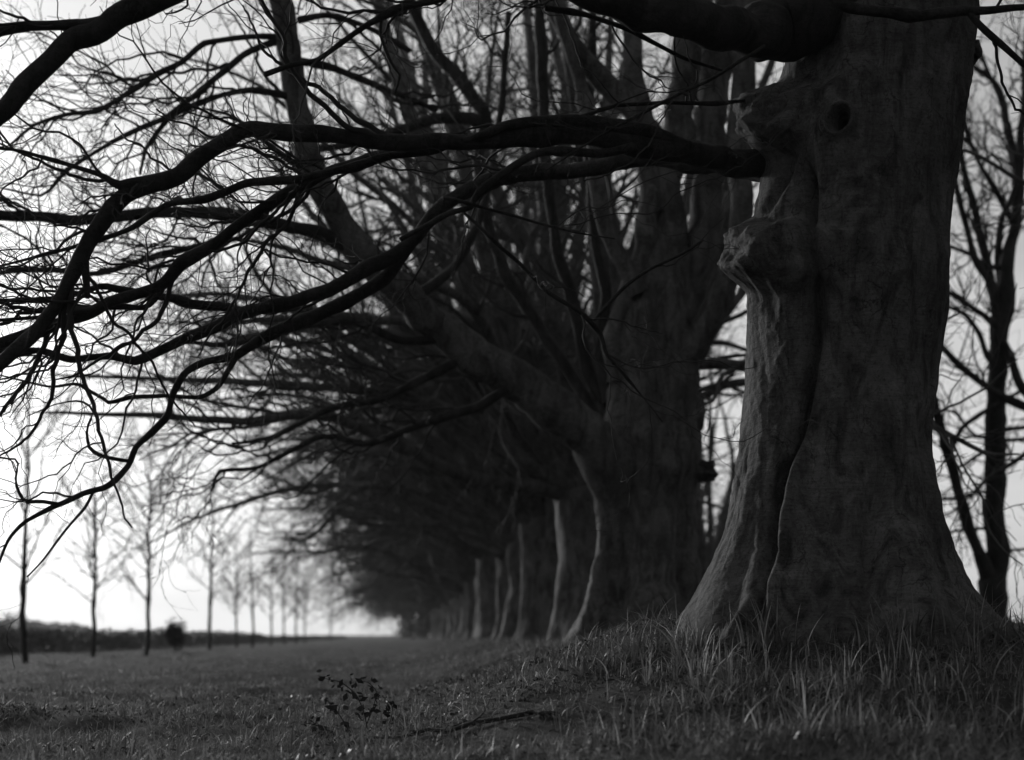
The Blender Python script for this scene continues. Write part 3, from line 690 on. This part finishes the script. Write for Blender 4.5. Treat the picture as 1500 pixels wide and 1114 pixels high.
def wild_beech(seed, dens=1.0, detail=True, r=0.56, left=True):
    rng = np.random.default_rng(seed)
    root = empty('beech_tree', (0, 0, 0))
    h = rng.uniform(2.3, 3.0)
    v, q, t = round_trunk(rng, r, h, 0.34)
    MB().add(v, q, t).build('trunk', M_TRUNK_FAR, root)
    starts = [np.array([0.3 * r * math.cos(a), 0.3 * r * math.sin(a), h - rng.uniform(0.2, 1.0)]) for a in np.linspace(0, 6.28, 11)]
    ns = 11
    az = np.linspace(0, 2 * math.pi, ns, endpoint=False) + rng.uniform(-0.25, 0.25, ns)
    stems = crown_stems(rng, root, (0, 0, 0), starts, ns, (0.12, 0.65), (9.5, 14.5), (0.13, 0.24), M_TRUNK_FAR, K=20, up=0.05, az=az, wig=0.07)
    # low sweeping limbs: out, then drooping
    nl = 14 if dens > 0.6 else 6
    azl = np.where(np.arange(nl) % 7 != 6, math.pi, 0.0) + rng.normal(0, 0.65, nl)   # most low limbs reach for the open meadow
    for i in range(nl):
        lowz = rng.uniform(2.2, h)
        p = np.array([0.2 * math.cos(azl[i]), 0.2 * math.sin(azl[i]), lowz]); K = 22
        tl = rng.uniform(0.8, 1.25); d = np.array([math.cos(azl[i]) * math.sin(tl), math.sin(azl[i]) * math.sin(tl), math.cos(tl)])
        ln = rng.uniform(6.0, 10.0); P = [p]; floor_ = rng.uniform(2.2, 3.8)
        for k in range(K - 1):
            u = k / K
            d = norm(d + 0.11 * rng.standard_normal(3) + np.array([0, 0, 0.05 if u < 0.25 else -0.07]))
            if P[-1][2] < floor_ and d[2] < 0: d[2] *= 0.15
            P.append(P[-1] + d * ln / (K - 1))
        rr = rng.uniform(0.08, 0.15) * (1 - np.linspace(0, 1, K)) ** 0.8 + 0.01
        rr = rr * (1 + 0.5 * np.exp(-np.linspace(0, 1, K) * 14))
        s = spline(np.column_stack([np.array(P), rr]), 0.15)
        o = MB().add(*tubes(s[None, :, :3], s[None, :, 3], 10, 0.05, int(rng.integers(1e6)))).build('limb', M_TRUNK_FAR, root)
        stems.append((s[:, :3], s[:, 3], o))
    P, Rr = twig_set(rng, [(a, b) for a, b, _ in stems], 30)
    mb = MB()
    A1, a1 = grow(rng, P[:ns], Rr[:ns], 1.5 * dens, 0.14, (1.2, 3.6), (0.4, 1.0), 12, 0.15, 0.02, 0.5, 0.05, 0.006, 0.3)
    A2, a2 = grow(rng, P[ns:], Rr[ns:], 1.9 * dens, 0.32, (1.2, 3.6), (0.4, 1.05), 12, 0.16, 0.03, 0.5, 0.04, 0.006, 0.3)
    A, a = np.concatenate([A1, A2]), np.concatenate([a1, a2])
    B, b = grow(rng, A, a, 2.7, 0.1, (0.6, 1.8), (0.45, 1.15), 8, 0.2, 0.02, 0.6, 0.015, 0.004, 0.3)
    C, c = grow(rng, B, b, 3.2, 0.1, (0.25, 0.75), (0.45, 1.1), 5, 0.22, 0.02, 0.65, 0.007, 0.0035, 0.3)
    mb.add(*tubes(A, a, 5)); mb.add(*tubes(B, b, 4)); mb.add(*tubes(C, c, 3))
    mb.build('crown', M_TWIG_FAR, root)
    return root

def copy_tree(src):
    r = src.copy(); col.objects.link(r)
    for ch in src.children:
        c = ch.copy(); col.objects.link(c); c.parent = r
        for g2 in ch.children:
            d = g2.copy(); col.objects.link(d); d.parent = c
    return r

wilds = [wild_beech(s) for s in (11, 12, 13, 14, 15)] + [wild_beech(31, 0.4, r=0.34)]
used = [False] * len(wilds)
ORD = ['third', 'fourth', 'fifth', 'sixth', 'seventh', 'eighth', 'ninth', 'tenth', 'eleventh', 'twelfth']
rr_ = np.random.default_rng(5)
def place(i, x, y, rz, s):
    if not used[i]: o = wilds[i]; used[i] = True
    else: o = copy_tree(wilds[i])
    o.location = (float(x), float(y), float(gz(x, y)) - 0.02)
    o.rotation_euler = (0, 0, float(rz)); o.scale = (s, s, s)
    return o
for k, yy in enumerate(ROW_Y[2:]):
    x = row_x(yy) + rr_.uniform(-0.12, 0.12)
    o = place(k % 5, x, yy, rr_.uniform(-0.4, 0.4), rr_.uniform(0.95, 1.1))
    if k < len(ORD):
        tag(o, f'dark beech with sunlit left edge, {ORD[k]} trunk from the huge one along its row', 'tree', 'beeches of the avenue row')
    else:
        tag(o, 'small far beech merging into the dark end of the avenue row', 'tree', 'far beeches at the dark end of the avenue')

# ------------------------------------------------------------------ the tree beyond the bank at the right, and the far row
YR = 26.0
brx = at(1455, 900, YR)[0]
base3 = np.array([brx, YR, float(gz(brx, YR)) - 0.05])
side = empty('beech_tree', base3)
tag(side, 'slimmer forked beech seen against the sky right of the huge front trunk', 'tree')
side_limbs = [
 ([(1456, 935, 26, 60), (1457, 900, 26, 46), (1457, 860, 26, 42), (1460, 800, 26, 36), (1461, 740, 26, 35), (1459, 680, 26, 33), (1457, 620, 26, 31), (1458, 560, 26, 30), (1461, 510, 26, 30), (1466, 470, 26, 30), (1474, 420, 26, 26), (1478, 370, 26.1, 22), (1488, 320, 26.2, 18), (1494, 250, 26.3, 15), (1498, 170, 26.4, 13), (1505, 60, 26.5, 11), (1515, -80, 26.6, 6)], 0.9, 'trunk'),
 ([(1452, 855, 26, 30), (1436, 815, 25.8, 24), (1420, 775, 25.7, 20), (1408, 730, 25.6, 19), (1398, 690, 25.5, 18), (1385, 650, 25.4, 17), (1372, 615, 25.3, 16), (1355, 560, 25.2, 14), (1335, 480, 25, 12), (1310, 380, 25, 8)], 0.8, 'limb'),
 ([(1391, 665, 25.5, 9), (1410, 625, 25.5, 8), (1450, 598, 25.6, 8), (1500, 570, 25.7, 6)], 1.0, 'limb'),
 ([(1530, 605, 25.4, 16), (1500, 596, 25.5, 16), (1470, 581, 25.6, 15), (1440, 562, 25.6, 12), (1412, 540, 25.6, 11), (1390, 520, 25.6, 10), (1370, 500, 25.6, 8), (1340, 470, 25.6, 6)], 1.0, 'limb'),
 ([(1458, 535, 25.9, 13), (1445, 520, 25.8, 10), (1435, 490, 25.8, 8), (1415, 462, 25.7, 7), (1390, 450, 25.6, 6), (1360, 440, 25.6, 4)], 1.0, 'limb'),
 ([(1462, 480, 25.9, 13), (1440, 462, 25.8, 9), (1400, 435, 25.7, 8), (1375, 420, 25.6, 6)], 1.0, 'limb'),
 ([(1464, 470, 26, 20), (1452, 420, 26, 16), (1440, 360, 26, 13), (1428, 310, 26, 12), (1410, 240, 26, 10), (1395, 170, 26, 8), (1380, 90, 26, 6), (1370, 0, 26, 4)], 1.2, 'limb'),
 ([(1458, 430, 25.9, 12), (1430, 380, 25.8, 11), (1415, 330, 25.8, 10), (1400, 270, 25.7, 9), (1385, 200, 25.6, 7), (1370, 120, 25.6, 5)], 1.2, 'limb'),
 ([(1472, 440, 26.1, 18), (1462, 370, 26.2, 13), (1466, 320, 26.2, 11), (1478, 300, 26.2, 9), (1490, 260, 26.2, 8), (1480, 200, 26.2, 7), (1462, 140, 26.2, 7), (1446, 100, 26.2, 6), (1430, 60, 26.2, 4)], 1.2, 'limb'),
 ([(1496, 260, 26.3, 12), (1478, 200, 26.2, 13), (1470, 150, 26.2, 10), (1455, 120, 26.1, 8), (1430, 100, 26, 6), (1400, 80, 26, 4)], 1.4, 'limb'),
 ([(1485, 330, 26.2, 12), (1460, 280, 26.0, 9), (1430, 230, 25.9, 8), (1405, 160, 25.8, 7), (1395, 130, 25.7, 5)], 1.2, 'limb'),
 ([(1478, 395, 26.1, 9), (1445, 390, 26, 8), (1420, 372, 25.9, 7), (1388, 360, 25.8, 6), (1360, 345, 25.7, 4)], 1.2, 'limb'),
 ([(1465, 500, 25.9, 18), (1480, 520, 25.7, 16), (1495, 560, 25.5, 14), (1530, 605, 25.4, 14)], 0.6, 'limb'),
 ([(1461, 640, 25.9, 8), (1430, 640, 25.7, 6), (1412, 620, 25.6, 5), (1400, 604, 25.6, 5), (1378, 600, 25.5, 3)], 1.0, 'limb'),
 ([(1461, 655, 25.9, 7), (1430, 668, 25.8, 6), (1412, 682, 25.7, 5), (1395, 686, 25.7, 4)], 0.8, 'limb'),
 ([(1460, 720, 25.9, 6), (1430, 722, 25.8, 5), (1400, 730, 25.7, 4), (1376, 733, 25.6, 4)], 0.6, 'limb'),
 ([(1460, 776, 25.9, 6), (1430, 774, 25.8, 5), (1400, 778, 25.7, 4), (1380, 784, 25.6, 3)], 0.6, 'limb'),
 ([(1461, 630, 26, 9), (1485, 628, 26.1, 7), (1510, 625, 26.2, 6), (1550, 610, 26.3, 4)], 1.0, 'limb'),
 ([(1461, 645, 26, 8), (1485, 645, 26.1, 6), (1510, 642, 26.2, 5), (1550, 640, 26.3, 3)], 1.0, 'limb'),
 ([(1460, 806, 26, 6), (1478, 806, 26.1, 5), (1505, 804, 26.2, 4), (1540, 790, 26.3, 3)], 0.8, 'limb'),
]
for i, (pts, dens, nm) in enumerate(side_limbs):
    P, Rr, o = limb(side, base3, pts, M_LIMB, name=nm, seed=500 + i, jitter=0.16, sides=14 if nm == 'trunk' else 8, step=0.12, bump=0.06)
    Pk, Rk = twig_set(rng, [(P, Rr)])
    sprays(rng, Pk, Rk, 'twigs', o, base3, d1=2.6 * dens, d2=2.8, d3=4, L1=(0.6, 2.4), L2=(0.3, 1.1), L3=(0.2, 0.6), t0=0.35 if nm == 'trunk' else 0.15, thin=1.9)
for k, yy in enumerate(FAR_ROW_Y[1:]):
    x = row_x(yy) + OPP + rr_.uniform(-0.2, 0.2)
    o = place(5, x, yy, math.pi + rr_.uniform(-0.5, 0.5), rr_.uniform(0.7, 0.85))
    tag(o, 'blurred beech of the opposite row, glimpsed between the two nearest trunks', 'tree', 'beeches of the opposite row')

for k, (x, yy) in enumerate(((row_x(17) + OPP, 17.0), (row_x(8.5) + OPP, 8.5), (row_x(0) + OPP, 0.0), (row_x(-7) + 0.1, -7.0))):  # unseen trees carrying the avenue on, added to darken the front trunk
    o = place(k % 5, x, yy, math.pi * (k < 3) + rr_.uniform(-0.3, 0.3), 1.1)
    tag(o, 'unseen beech continuing the avenue, added out of view to shade the front trunk', 'tree', 'unseen avenue beeches added for shade')

# ------------------------------------------------------------------ young trees along the hedge
def sapling(seed, lean=0.0, q=1.0):
    rng = np.random.default_rng(seed)
    root = empty('young_tree', (0, 0, 0))
    h = 5.6; K = 26
    P = np.zeros((K, 3)); P[:, 2] = np.linspace(-0.1, h, K)
    j = np.cumsum(rng.standard_normal((K, 2)), 0) * 0.018; P[:, :2] = j - j[:1]; P[:, 0] += lean * P[:, 2] * (0.4 + 0.1 * P[:, 2])
    r = 0.058 * (1 - np.linspace(0, 1, K)) ** 0.75 + 0.006
    r = r * (1 + 0.35 * np.exp(-((P[:, 2] - 1.5) / 0.12) ** 2))
    MB().add(*tubes(P[None], r[None], 8, 0.05, seed)).build('trunk', M_LIMB, root)
    A, a = grow(rng, P[None], r[None], 7.5 * q, 0.26, (1.6, 2.9), (0.6, 1.05), 12, 0.10, 0.07, 0.6, 0.02, 0.006, 0.45)
    B, b = grow(rng, A, a, 3.2, 0.15, (0.4, 1.1), (0.4, 0.9), 7, 0.13, 0.06, 0.6, 0.011, 0.005, 0.4)
    C, c = grow(rng, B, b, 3.5, 0.15, (0.2, 0.5), (0.4, 0.9), 4, 0.15, 0.05, 0.7, 0.006, 0.004, 0.4)
    mb = MB().add(*tubes(A, a, 5)).add(*tubes(B, b, 4)).add(*tubes(C, c, 3))
    mb.build('crown', M_TWIG, root)
    return root
saps = [sapling(41, 0.02, 0.9), sapling(42, -0.03, 0.8), sapling(43, 0.01, 1.35), sapling(44, 0.035, 0.6), sapling(45, -0.01, 1.1)]
s_used = [False] * 5
spots = [(37, 28.6), (137, 34.6), (214, 41.2), (306, 54.0), (347, 63.0), (370, 69.0), (397, 78.0), (417, 86.0), (433, 94.0), (447, 102.0), (484, 136.0)]
S_LAB = ['bare young tree at the left edge of the meadow, thickest of the saplings', 'bare young tree standing before the hedge, second sapling from the left edge',
         'bare young tree with a wide branch fan, third from the left, beside the dark bush', 'pale thin young tree just right of the dark bush, fourth sapling from the left',
         'blurred young tree, fifth of the sapling line from the left', 'blurred young tree, sixth of the sapling line from the left', 'blurred young tree, seventh of the sapling line from the left',
         'blurred young tree, eighth of the sapling line from the left', 'blurred young tree, ninth of the sapling line from the left', 'blurred young tree, tenth of the sapling line from the left', 'faint young tree, last and farthest of the sapling line']
SAPV = [(1.05, 0.3), (0.92, 1.9), (1.12, 4.0), (1.2, 5.5), (0.82, 1.1), (1.05, 2.6), (0.95, 3.1), (1.0, 0.9), (1.1, 5.0), (1.0, 2.2), (1.1, 3.7)]
for k, (px, Y) in enumerate(spots):
    i = k % 5
    if not s_used[i]: o = saps[i]; s_used[i] = True
    else: o = copy_tree(saps[i])
    x = (px - CX) / F * Y
    o.location = (x, Y, float(gz(x, Y)))
    s, rz = SAPV[k]
    o.scale = (s, s, s); o.rotation_euler = (0, 0, rz)
    tag(o, S_LAB[k], 'young tree', 'young trees planted along the hedge')

# dark bush between the saplings
def leaf_cards(rng, pts, size, asp=0.5):
    n = len(pts)
    d = norm(rng.standard_normal((n, 3))); u = norm(np.cross(d, rng.standard_normal((n, 3))))
    s = (size * rng.uniform(0.6, 1.4, n))[:, None]
    v = np.stack([pts - d * s, pts + u * s * asp, pts + d * s, pts - u * s * asp], 1).reshape(-1, 3)
    return v, np.arange(n * 4).reshape(-1, 4)
YB = 47.0
bx = at(257, 950, YB)[0]
bb = np.array([bx, YB, float(gz(bx, YB))])
bush = empty('bush', bb)
bush.scale = (0.72, 0.72, 0.85)
tag(bush, 'small dark leafy bush on a short stem before the hedge', 'bush')
st = MB()
stp = np.array([[[0, 0, -0.05], [0.02, 0, 0.25], [0.0, 0.02, 0.55], [0.03, 0, 0.9]]])
st.add(*tubes(stp, np.array([[0.05, 0.045, 0.04, 0.02]]), 7))
A, a = grow(rng, np.repeat(stp, 1, 0), np.array([[0.05, 0.045, 0.04, 0.02]]), 40, 0.3, (0.25, 0.6), (0.3, 1.2), 6, 0.2, 0.08, 0.6, 0.02, 0.004, 0.2)
st.add(*tubes(A, a, 4)); st.build('stem', M_TWIG, bush)
pts = A[rng.integers(0, len(A), 1500), rng.integers(2, 6, 1500)] + rng.standard_normal((1500, 3)) * np.array([0.13, 0.13, 0.15])
MB().add(*leaf_cards(rng, pts, 0.07)).build('foliage', M_LEAF, bush, smooth=False)

# hedge behind the saplings, running away from the camera
def hedge_line(t):
    # lateral offset from the avenue's own direction, metres
    Y = 31 + t * 200
    return -0.072 * Y - 10.6 - 1.6 * np.exp(-t * 6), Y
hr = np.random.default_rng(9)
n = 70000
t = hr.uniform(0, 1, n) ** 1.9
x0, Y0 = hedge_line(t)
x0 = x0 + hr.normal(0, 0.35, n)
top = 0.80 - 0.30 * sstep(0.27, 0.42, t) + 0.03 * np.sin(Y0 * 1.1) + 0.02 * np.sin(Y0 * 2.7 + 1)
z0 = gz(x0, Y0) + top * hr.uniform(0, 1, n) ** 0.7 * np.exp(-((x0 - hedge_line(t)[0]) / 0.7) ** 2)
ext = hr.uniform(-13, 0, 16000)            # the part that runs on out of the picture at the left
x1 = hedge_line(0)[0] + ext; y1 = 31 - ext * 0.0 + hr.normal(0, 0.4, 16000) + 2.5 * sstep(0, 6, -ext)
z1 = gz(x1, y1) + (0.80 + 0.08 * np.sin(x1 * 1.7)) * hr.uniform(0, 1, 16000) ** 0.7
hp = np.vstack([np.stack([x0, Y0, z0], 1), np.stack([x1, y1, z1], 1)])
hm = MB().add(*leaf_cards(hr, hp, 0.06, 0.35))
tag(hm.build('hedge', M_HEDGE, smooth=False), 'low dark trimmed hedge running behind the young trees', 'hedge')

# dark scrub closing the far end of the avenue
n = 26000
sy = hr.uniform(120, 250, n); sx = row_x(sy) + 1.2 + hr.normal(0, 1.5, n)
sz = gz(sx, sy) + (3.2 + 0.6 * np.sin(sy * 0.21)) * hr.uniform(0, 1, n) ** 0.8
tag(MB().add(*leaf_cards(hr, np.stack([sx, sy, sz], 1), 0.28, 0.4)).build('undergrowth', M_HEDGE, smooth=False), 'dark undergrowth filling the far end of the avenue', 'undergrowth', kind='stuff')

# pale line of woodland on the skyline at the far left
wr = np.random.default_rng(17)
n = 9000
wx = wr.uniform(-260, -108, n); wy = 400 + wr.normal(0, 6, n)
px_ = CX + wx / wy * F
hh = 6.0 * np.clip((150 - px_) / 120, 0, 1) ** 0.5 * (0.8 + 0.2 * np.sin(wx * 0.35) + 0.15 * np.sin(wx * 0.9 + 2))
wz = np.clip(hh, 0, None) * wr.uniform(0, 1, n) ** 0.6
wm = MB().add(*leaf_cards(wr, np.stack([wx, wy, wz], 1), 0.7, 0.5))
tag(wm.build('woodland', M_WOOD, smooth=False), 'pale hazy woodland on the skyline beyond the hedge', 'woodland', kind='stuff')

# ------------------------------------------------------------------ grass
def blades(rng, x, y, h, w, lean, segs=3):
    n = len(x)
    z = gz(x, y)
    a = rng.uniform(0, 2 * math.pi, n); b = rng.uniform(0, 2 * math.pi, n)
    ld = np.stack([np.cos(a), np.sin(a)], 1); sd = np.stack([np.cos(b), np.sin(b)], 1)
    V = []
    for k in range(segs + 1):
        u = k / segs
        cx_ = x + ld[:, 0] * lean * h * u ** 1.8; cy_ = y + ld[:, 1] * lean * h * u ** 1.8
        cz_ = z - 0.01 + h * (u - 0.35 * np.minimum(lean, 1.2) * u ** 2.2)
        ww = w * (1 - u ** 1.6) * 0.5 + 0.0002
        V.append(np.stack([cx_ - sd[:, 0] * ww, cy_ - sd[:, 1] * ww, cz_], 1)); V.append(np.stack([cx_ + sd[:, 0] * ww, cy_ + sd[:, 1] * ww, cz_], 1))
    V = np.stack(V, 1)
    m = 2 * (segs + 1)
    o = (np.arange(n) * m)[:, None]
    q = np.concatenate([np.stack([o[:, 0] + 2 * k, o[:, 0] + 2 * k + 1, o[:, 0] + 2 * k + 3, o[:, 0] + 2 * k + 2], 1) for k in range(segs)])
    return V.reshape(-1, 3), q

gr = np.random.default_rng(77)
def field(n, y0, y1, p=1.0, pad=0.42):
    y = y0 + (y1 - y0) * gr.uniform(0, 1, n) ** p
    x = gr.uniform(-1, 1, n) * (pad * y + 0.4)
    return x, y
def patch(x, y):
    a = 0.5 + 0.5 * np.sin(x * 1.7 + 1.3 * np.sin(y * 0.9)) * np.sin(y * 1.3 + 1.1 * np.sin(x * 1.2 + 2))
    b = 0.5 + 0.5 * np.sin(x * 5.1 + 1.9 * np.sin(y * 3.3 + x)) * np.sin(y * 4.3 + 1.7 * np.sin(x * 2.9 + 2))
    return 0.55 * a + 0.45 * b
gm = MB()
for n, y0, y1, h0, h1, wd, p in ((95000, 4.6, 10.5, .03, .085, .0045, 1.2), (60000, 10, 22, .035, .09, .008, 1.3), (36000, 21, 50, .04, .10, .018, 1.4)):
    x, y = field(n, y0, y1, p)
    d = patch(x, y); s = x - row_x(y)
    keep = gr.uniform(0, 1, n) < (0.25 + 0.75 * d ** 1.6) * (1 - 0.25 * sstep(-2.4, -1.2, s) * (1 - sstep(9, 13, y)))
    x, y, d, s = x[keep], y[keep], d[keep], s[keep]
    h = gr.uniform(h0, h1, len(x)) * (0.75 + 0.5 * d) * (1 + 0.6 * np.exp(-((s + 0.3) / 1.0) ** 2))
    gm.add(*blades(gr, x, y, h, wd * gr.uniform(0.6, 1.3, len(x)), gr.uniform(0.2, 1.3, len(x)), 3))
tag(gm.build('meadow_grass', M_GRASS, smooth=True), 'short uneven meadow grass in front of the trees', 'grass', kind='stuff')

tm = MB()
def clumps(n, yr, sr, hr_, wr_, per):
    cy_ = gr.uniform(*yr, n * 2); cs_ = gr.uniform(*sr, n * 2)
    ok = gr.uniform(0, 1, n * 2) < patch(1.4 * (row_x(cy_) + cs_) + 3, 1.4 * cy_ + 1) ** 1.3
    cy_, cs_ = cy_[ok], cs_[ok]; n = len(cy_)
    k = gr.integers(per[0], per[1] + 6, n); idx = np.repeat(np.arange(n), k)
    y = cy_[idx] + gr.normal(0, 0.045, len(idx)); x = row_x(cy_[idx]) + cs_[idx] + gr.normal(0, 0.045, len(idx))
    hh = gr.uniform(*hr_, len(idx)) * gr.uniform(0.45, 1.05, n)[idx]
    keep = np.hypot(x - base_m[0], (y - YM)) > 0.62
    x, y, hh = x[keep], y[keep], hh[keep]
    lean = np.where(gr.uniform(0, 1, len(x)) < 0.3, gr.uniform(0.8, 2.2, len(x)), gr.uniform(0.03, 0.8, len(x)) ** 1.2)
    tm.add(*blades(gr, x, y, hh, gr.uniform(*wr_, len(x)), lean, 5))
clumps(560, (6.0, 9.2), (-1.9, 2.3), (.08, .30), (.005, .013), (3, 10))
clumps(150, (7.2, 8.8), (-1.3, 1.8), (.2, .46), (.007, .015), (3, 9))
clumps(120, (9.0, 12.5), (-1.8, 2.6), (.12, .36), (.005, .011), (3, 9))
clumps(330, (12, 27), (-1.6, 0.8), (.07, .24), (.007, .014), (4, 10))
clumps(1000, (6.0, 11), (-6.5, -1.4), (.05, .17), (.004, .010), (3, 9))
clumps(500, (10, 20), (-9, -1.4), (.06, .17), (.007, .014), (3, 8))
clumps(60, (6.0, 8), (-6, 2), (.12, .3), (.006, .013), (1, 4))
clumps(60, (7.5, 16), (1.0, 4.0), (.15, .4), (.006, .012), (4, 9))
tag(tm.build('tall_grass', M_TALL, smooth=True), 'long coarse grass blades in clumps round the beech roots', 'grass', kind='stuff')

# low dark weeds and dead growth in patches, added as the shade of hollows
n0 = 80
wy_ = 6 + 13 * gr.uniform(0, 1, n0) ** 1.5; wx_ = gr.uniform(-1, 1, n0) * 0.40 * wy_
idx = np.repeat(np.arange(n0), 90)
px2 = wx_[idx] + gr.normal(0, 1, len(idx)) * gr.uniform(0.12, 0.45, n0)[idx]; py2 = wy_[idx] + gr.normal(0, 1, len(idx)) * gr.uniform(0.05, 0.2, n0)[idx]
wp = np.stack([px2, py2, gz(px2, py2) + gr.uniform(0.0, 0.045, len(idx))], 1)
tag(MB().add(*leaf_cards(gr, wp, 0.014, 0.4)).build('weed_shade_patches', M_LEAF, smooth=False), 'low dark weeds and dead growth added in patches for the shade of hollows in the grass', 'weeds', kind='stuff')

# fallen leaves
n = 9000
y = gr.uniform(5, 16, n); s = gr.normal(-1.2, 1.6, n)
x = row_x(y) + s
lp = np.stack([x, y, gz(x, y) + gr.uniform(0.005, 0.04, n)], 1)
d = gr.standard_normal((n, 3)) * np.array([1, 1, 0.35]); d = norm(d); u = norm(np.cross(d, np.array([0, 0, 1.0]) + gr.standard_normal((n, 3)) * 0.4))
sz = gr.uniform(0.012, 0.03, n)[:, None]
lv = np.stack([lp - d * sz, lp + u * sz * .55, lp + d * sz, lp - u * sz * .55], 1).reshape(-1, 3)
tag(MB().add(lv, np.arange(n * 4).reshape(-1, 4)).build('leaf_litter', M_LITTER, smooth=False), 'dry curled beech leaves scattered over the grass bank', 'leaf litter', kind='stuff')

# ------------------------------------------------------------------ fallen branch and bramble in the grass
def on_ground(px, py):
    lo_, hi_ = 4.0, 60.0
    for Y in np.linspace(4.5, 40, 1500):
        X = (px - CX) / F * Y
        if CZ + (HY - py) / F * Y <= float(gz(X, Y)): return np.array([X, Y, float(gz(X, Y))])
    return np.array([(px - CX) / F * 8, 8, 0])
fb = [(548, 1086), (575, 1086), (600, 1083), (628, 1074), (655, 1078), (690, 1066), (725, 1060), (760, 1057), (782, 1054), (795, 1064), (816, 1068)]
pw = np.array([on_ground(a, b) for a, b in fb]); y_mean = pw[:, 1].mean()
pw = np.array([at(a, b, y_mean + (p[1] - y_mean) * 0.5) for (a, b), p in zip(fb, pw)])
pw[:, 2] = np.maximum(pw[:, 2], gz(pw[:, 0], pw[:, 1])) + 0.02
s = spline(np.column_stack([pw, np.linspace(0.008, 0.017, len(pw))]), 0.03)
fbase = pw[0]
fal = empty('fallen_branch', fbase)
tag(fal, 'crooked dead branch lying in the grass with a pale snapped end', 'branch')
Pc, Rc = capped(s[:, :3], s[:, 3])
MB().add(*tubes(Pc[None], Rc[None], 9, 0.07, 5)).build('stick', M_LIMB, fal, fbase)
A, a = grow(rng, s[None, :, :3], s[None, :, 3], 6, 0.05, (0.1, 0.4), (0.4, 1.0), 7, 0.2, 0.05, 0.6, 0.006, 0.0015, 0.3)
MB().add(*tubes(A, a, 4)).build('twigs', M_TWIG, fal, fbase)

bpos = on_ground(525, 1078)
brm = empty('bramble', bpos)
tag(brm, 'dark leafy bramble spray arching out of the grass', 'bramble')
YBR = bpos[1]
canes = [[(540, 1085), (535, 1050), (522, 1018), (500, 1000), (480, 995), (466, 990)], [(520, 1088), (505, 1060), (492, 1040), (478, 1025)],
         [(528, 1085), (545, 1040), (552, 1015), (540, 1000), (520, 998)], [(545, 1090), (570, 1060), (575, 1035), (560, 1020)], [(510, 1090), (480, 1070), (455, 1060), (440, 1062)]]
cm = MB(); lfp = []
for ci, c in enumerate(canes):
    w = np.array([at(a, b, YBR - 0.05 + 0.05 * ci) for a, b in c])
    s = spline(np.column_stack([w, np.linspace(0.005, 0.002, len(w))]), 0.02)
    cm.add(*tubes(s[None, :, :3], s[None, :, 3], 5))
    lfp += list(s[len(s) // 3::2, :3])
cm.build('cane', M_TWIG, brm, bpos)
lfp = np.array(lfp); lfp = np.repeat(lfp, 3, 0) + rng.standard_normal((len(lfp) * 3, 3)) * 0.022
MB().add(*leaf_cards(rng, lfp, 0.026, 0.55)).build('leaves', M_LEAF, brm, bpos, smooth=False)

# thin winter haze
hb = bpy.data.meshes.new('haze')
X0, X1, Y0_, Y1_, Z0_, Z1_ = -720, 720, -50, 930, -2.0, 24.0
hb.from_pydata([(x, y, z) for z in (Z0_, Z1_) for y in (Y0_, Y1_) for x in (X0, X1)], [], [(0, 2, 3, 1), (4, 5, 7, 6), (0, 1, 5, 4), (2, 6, 7, 3), (0, 4, 6, 2), (1, 3, 7, 5)])
hz = bpy.data.objects.new('haze', hb); col.objects.link(hz); tag(hz, kind='stuff', label='thin pale haze hanging over the meadow and the avenue', cat='haze')
m, n_, l_, out = new_mat('haze_air')
pv = n_.new('ShaderNodeVolumePrincipled'); pv.inputs['Color'].default_value = (0.9, 0.9, 0.9, 1); pv.inputs['Density'].default_value = 0.0004
l_.new(pv.outputs[0], out.inputs['Volume']); hb.materials.append(m)

print('verts', sum(len(m.vertices) for m in bpy.data.meshes), 'objects', len(sc.objects))
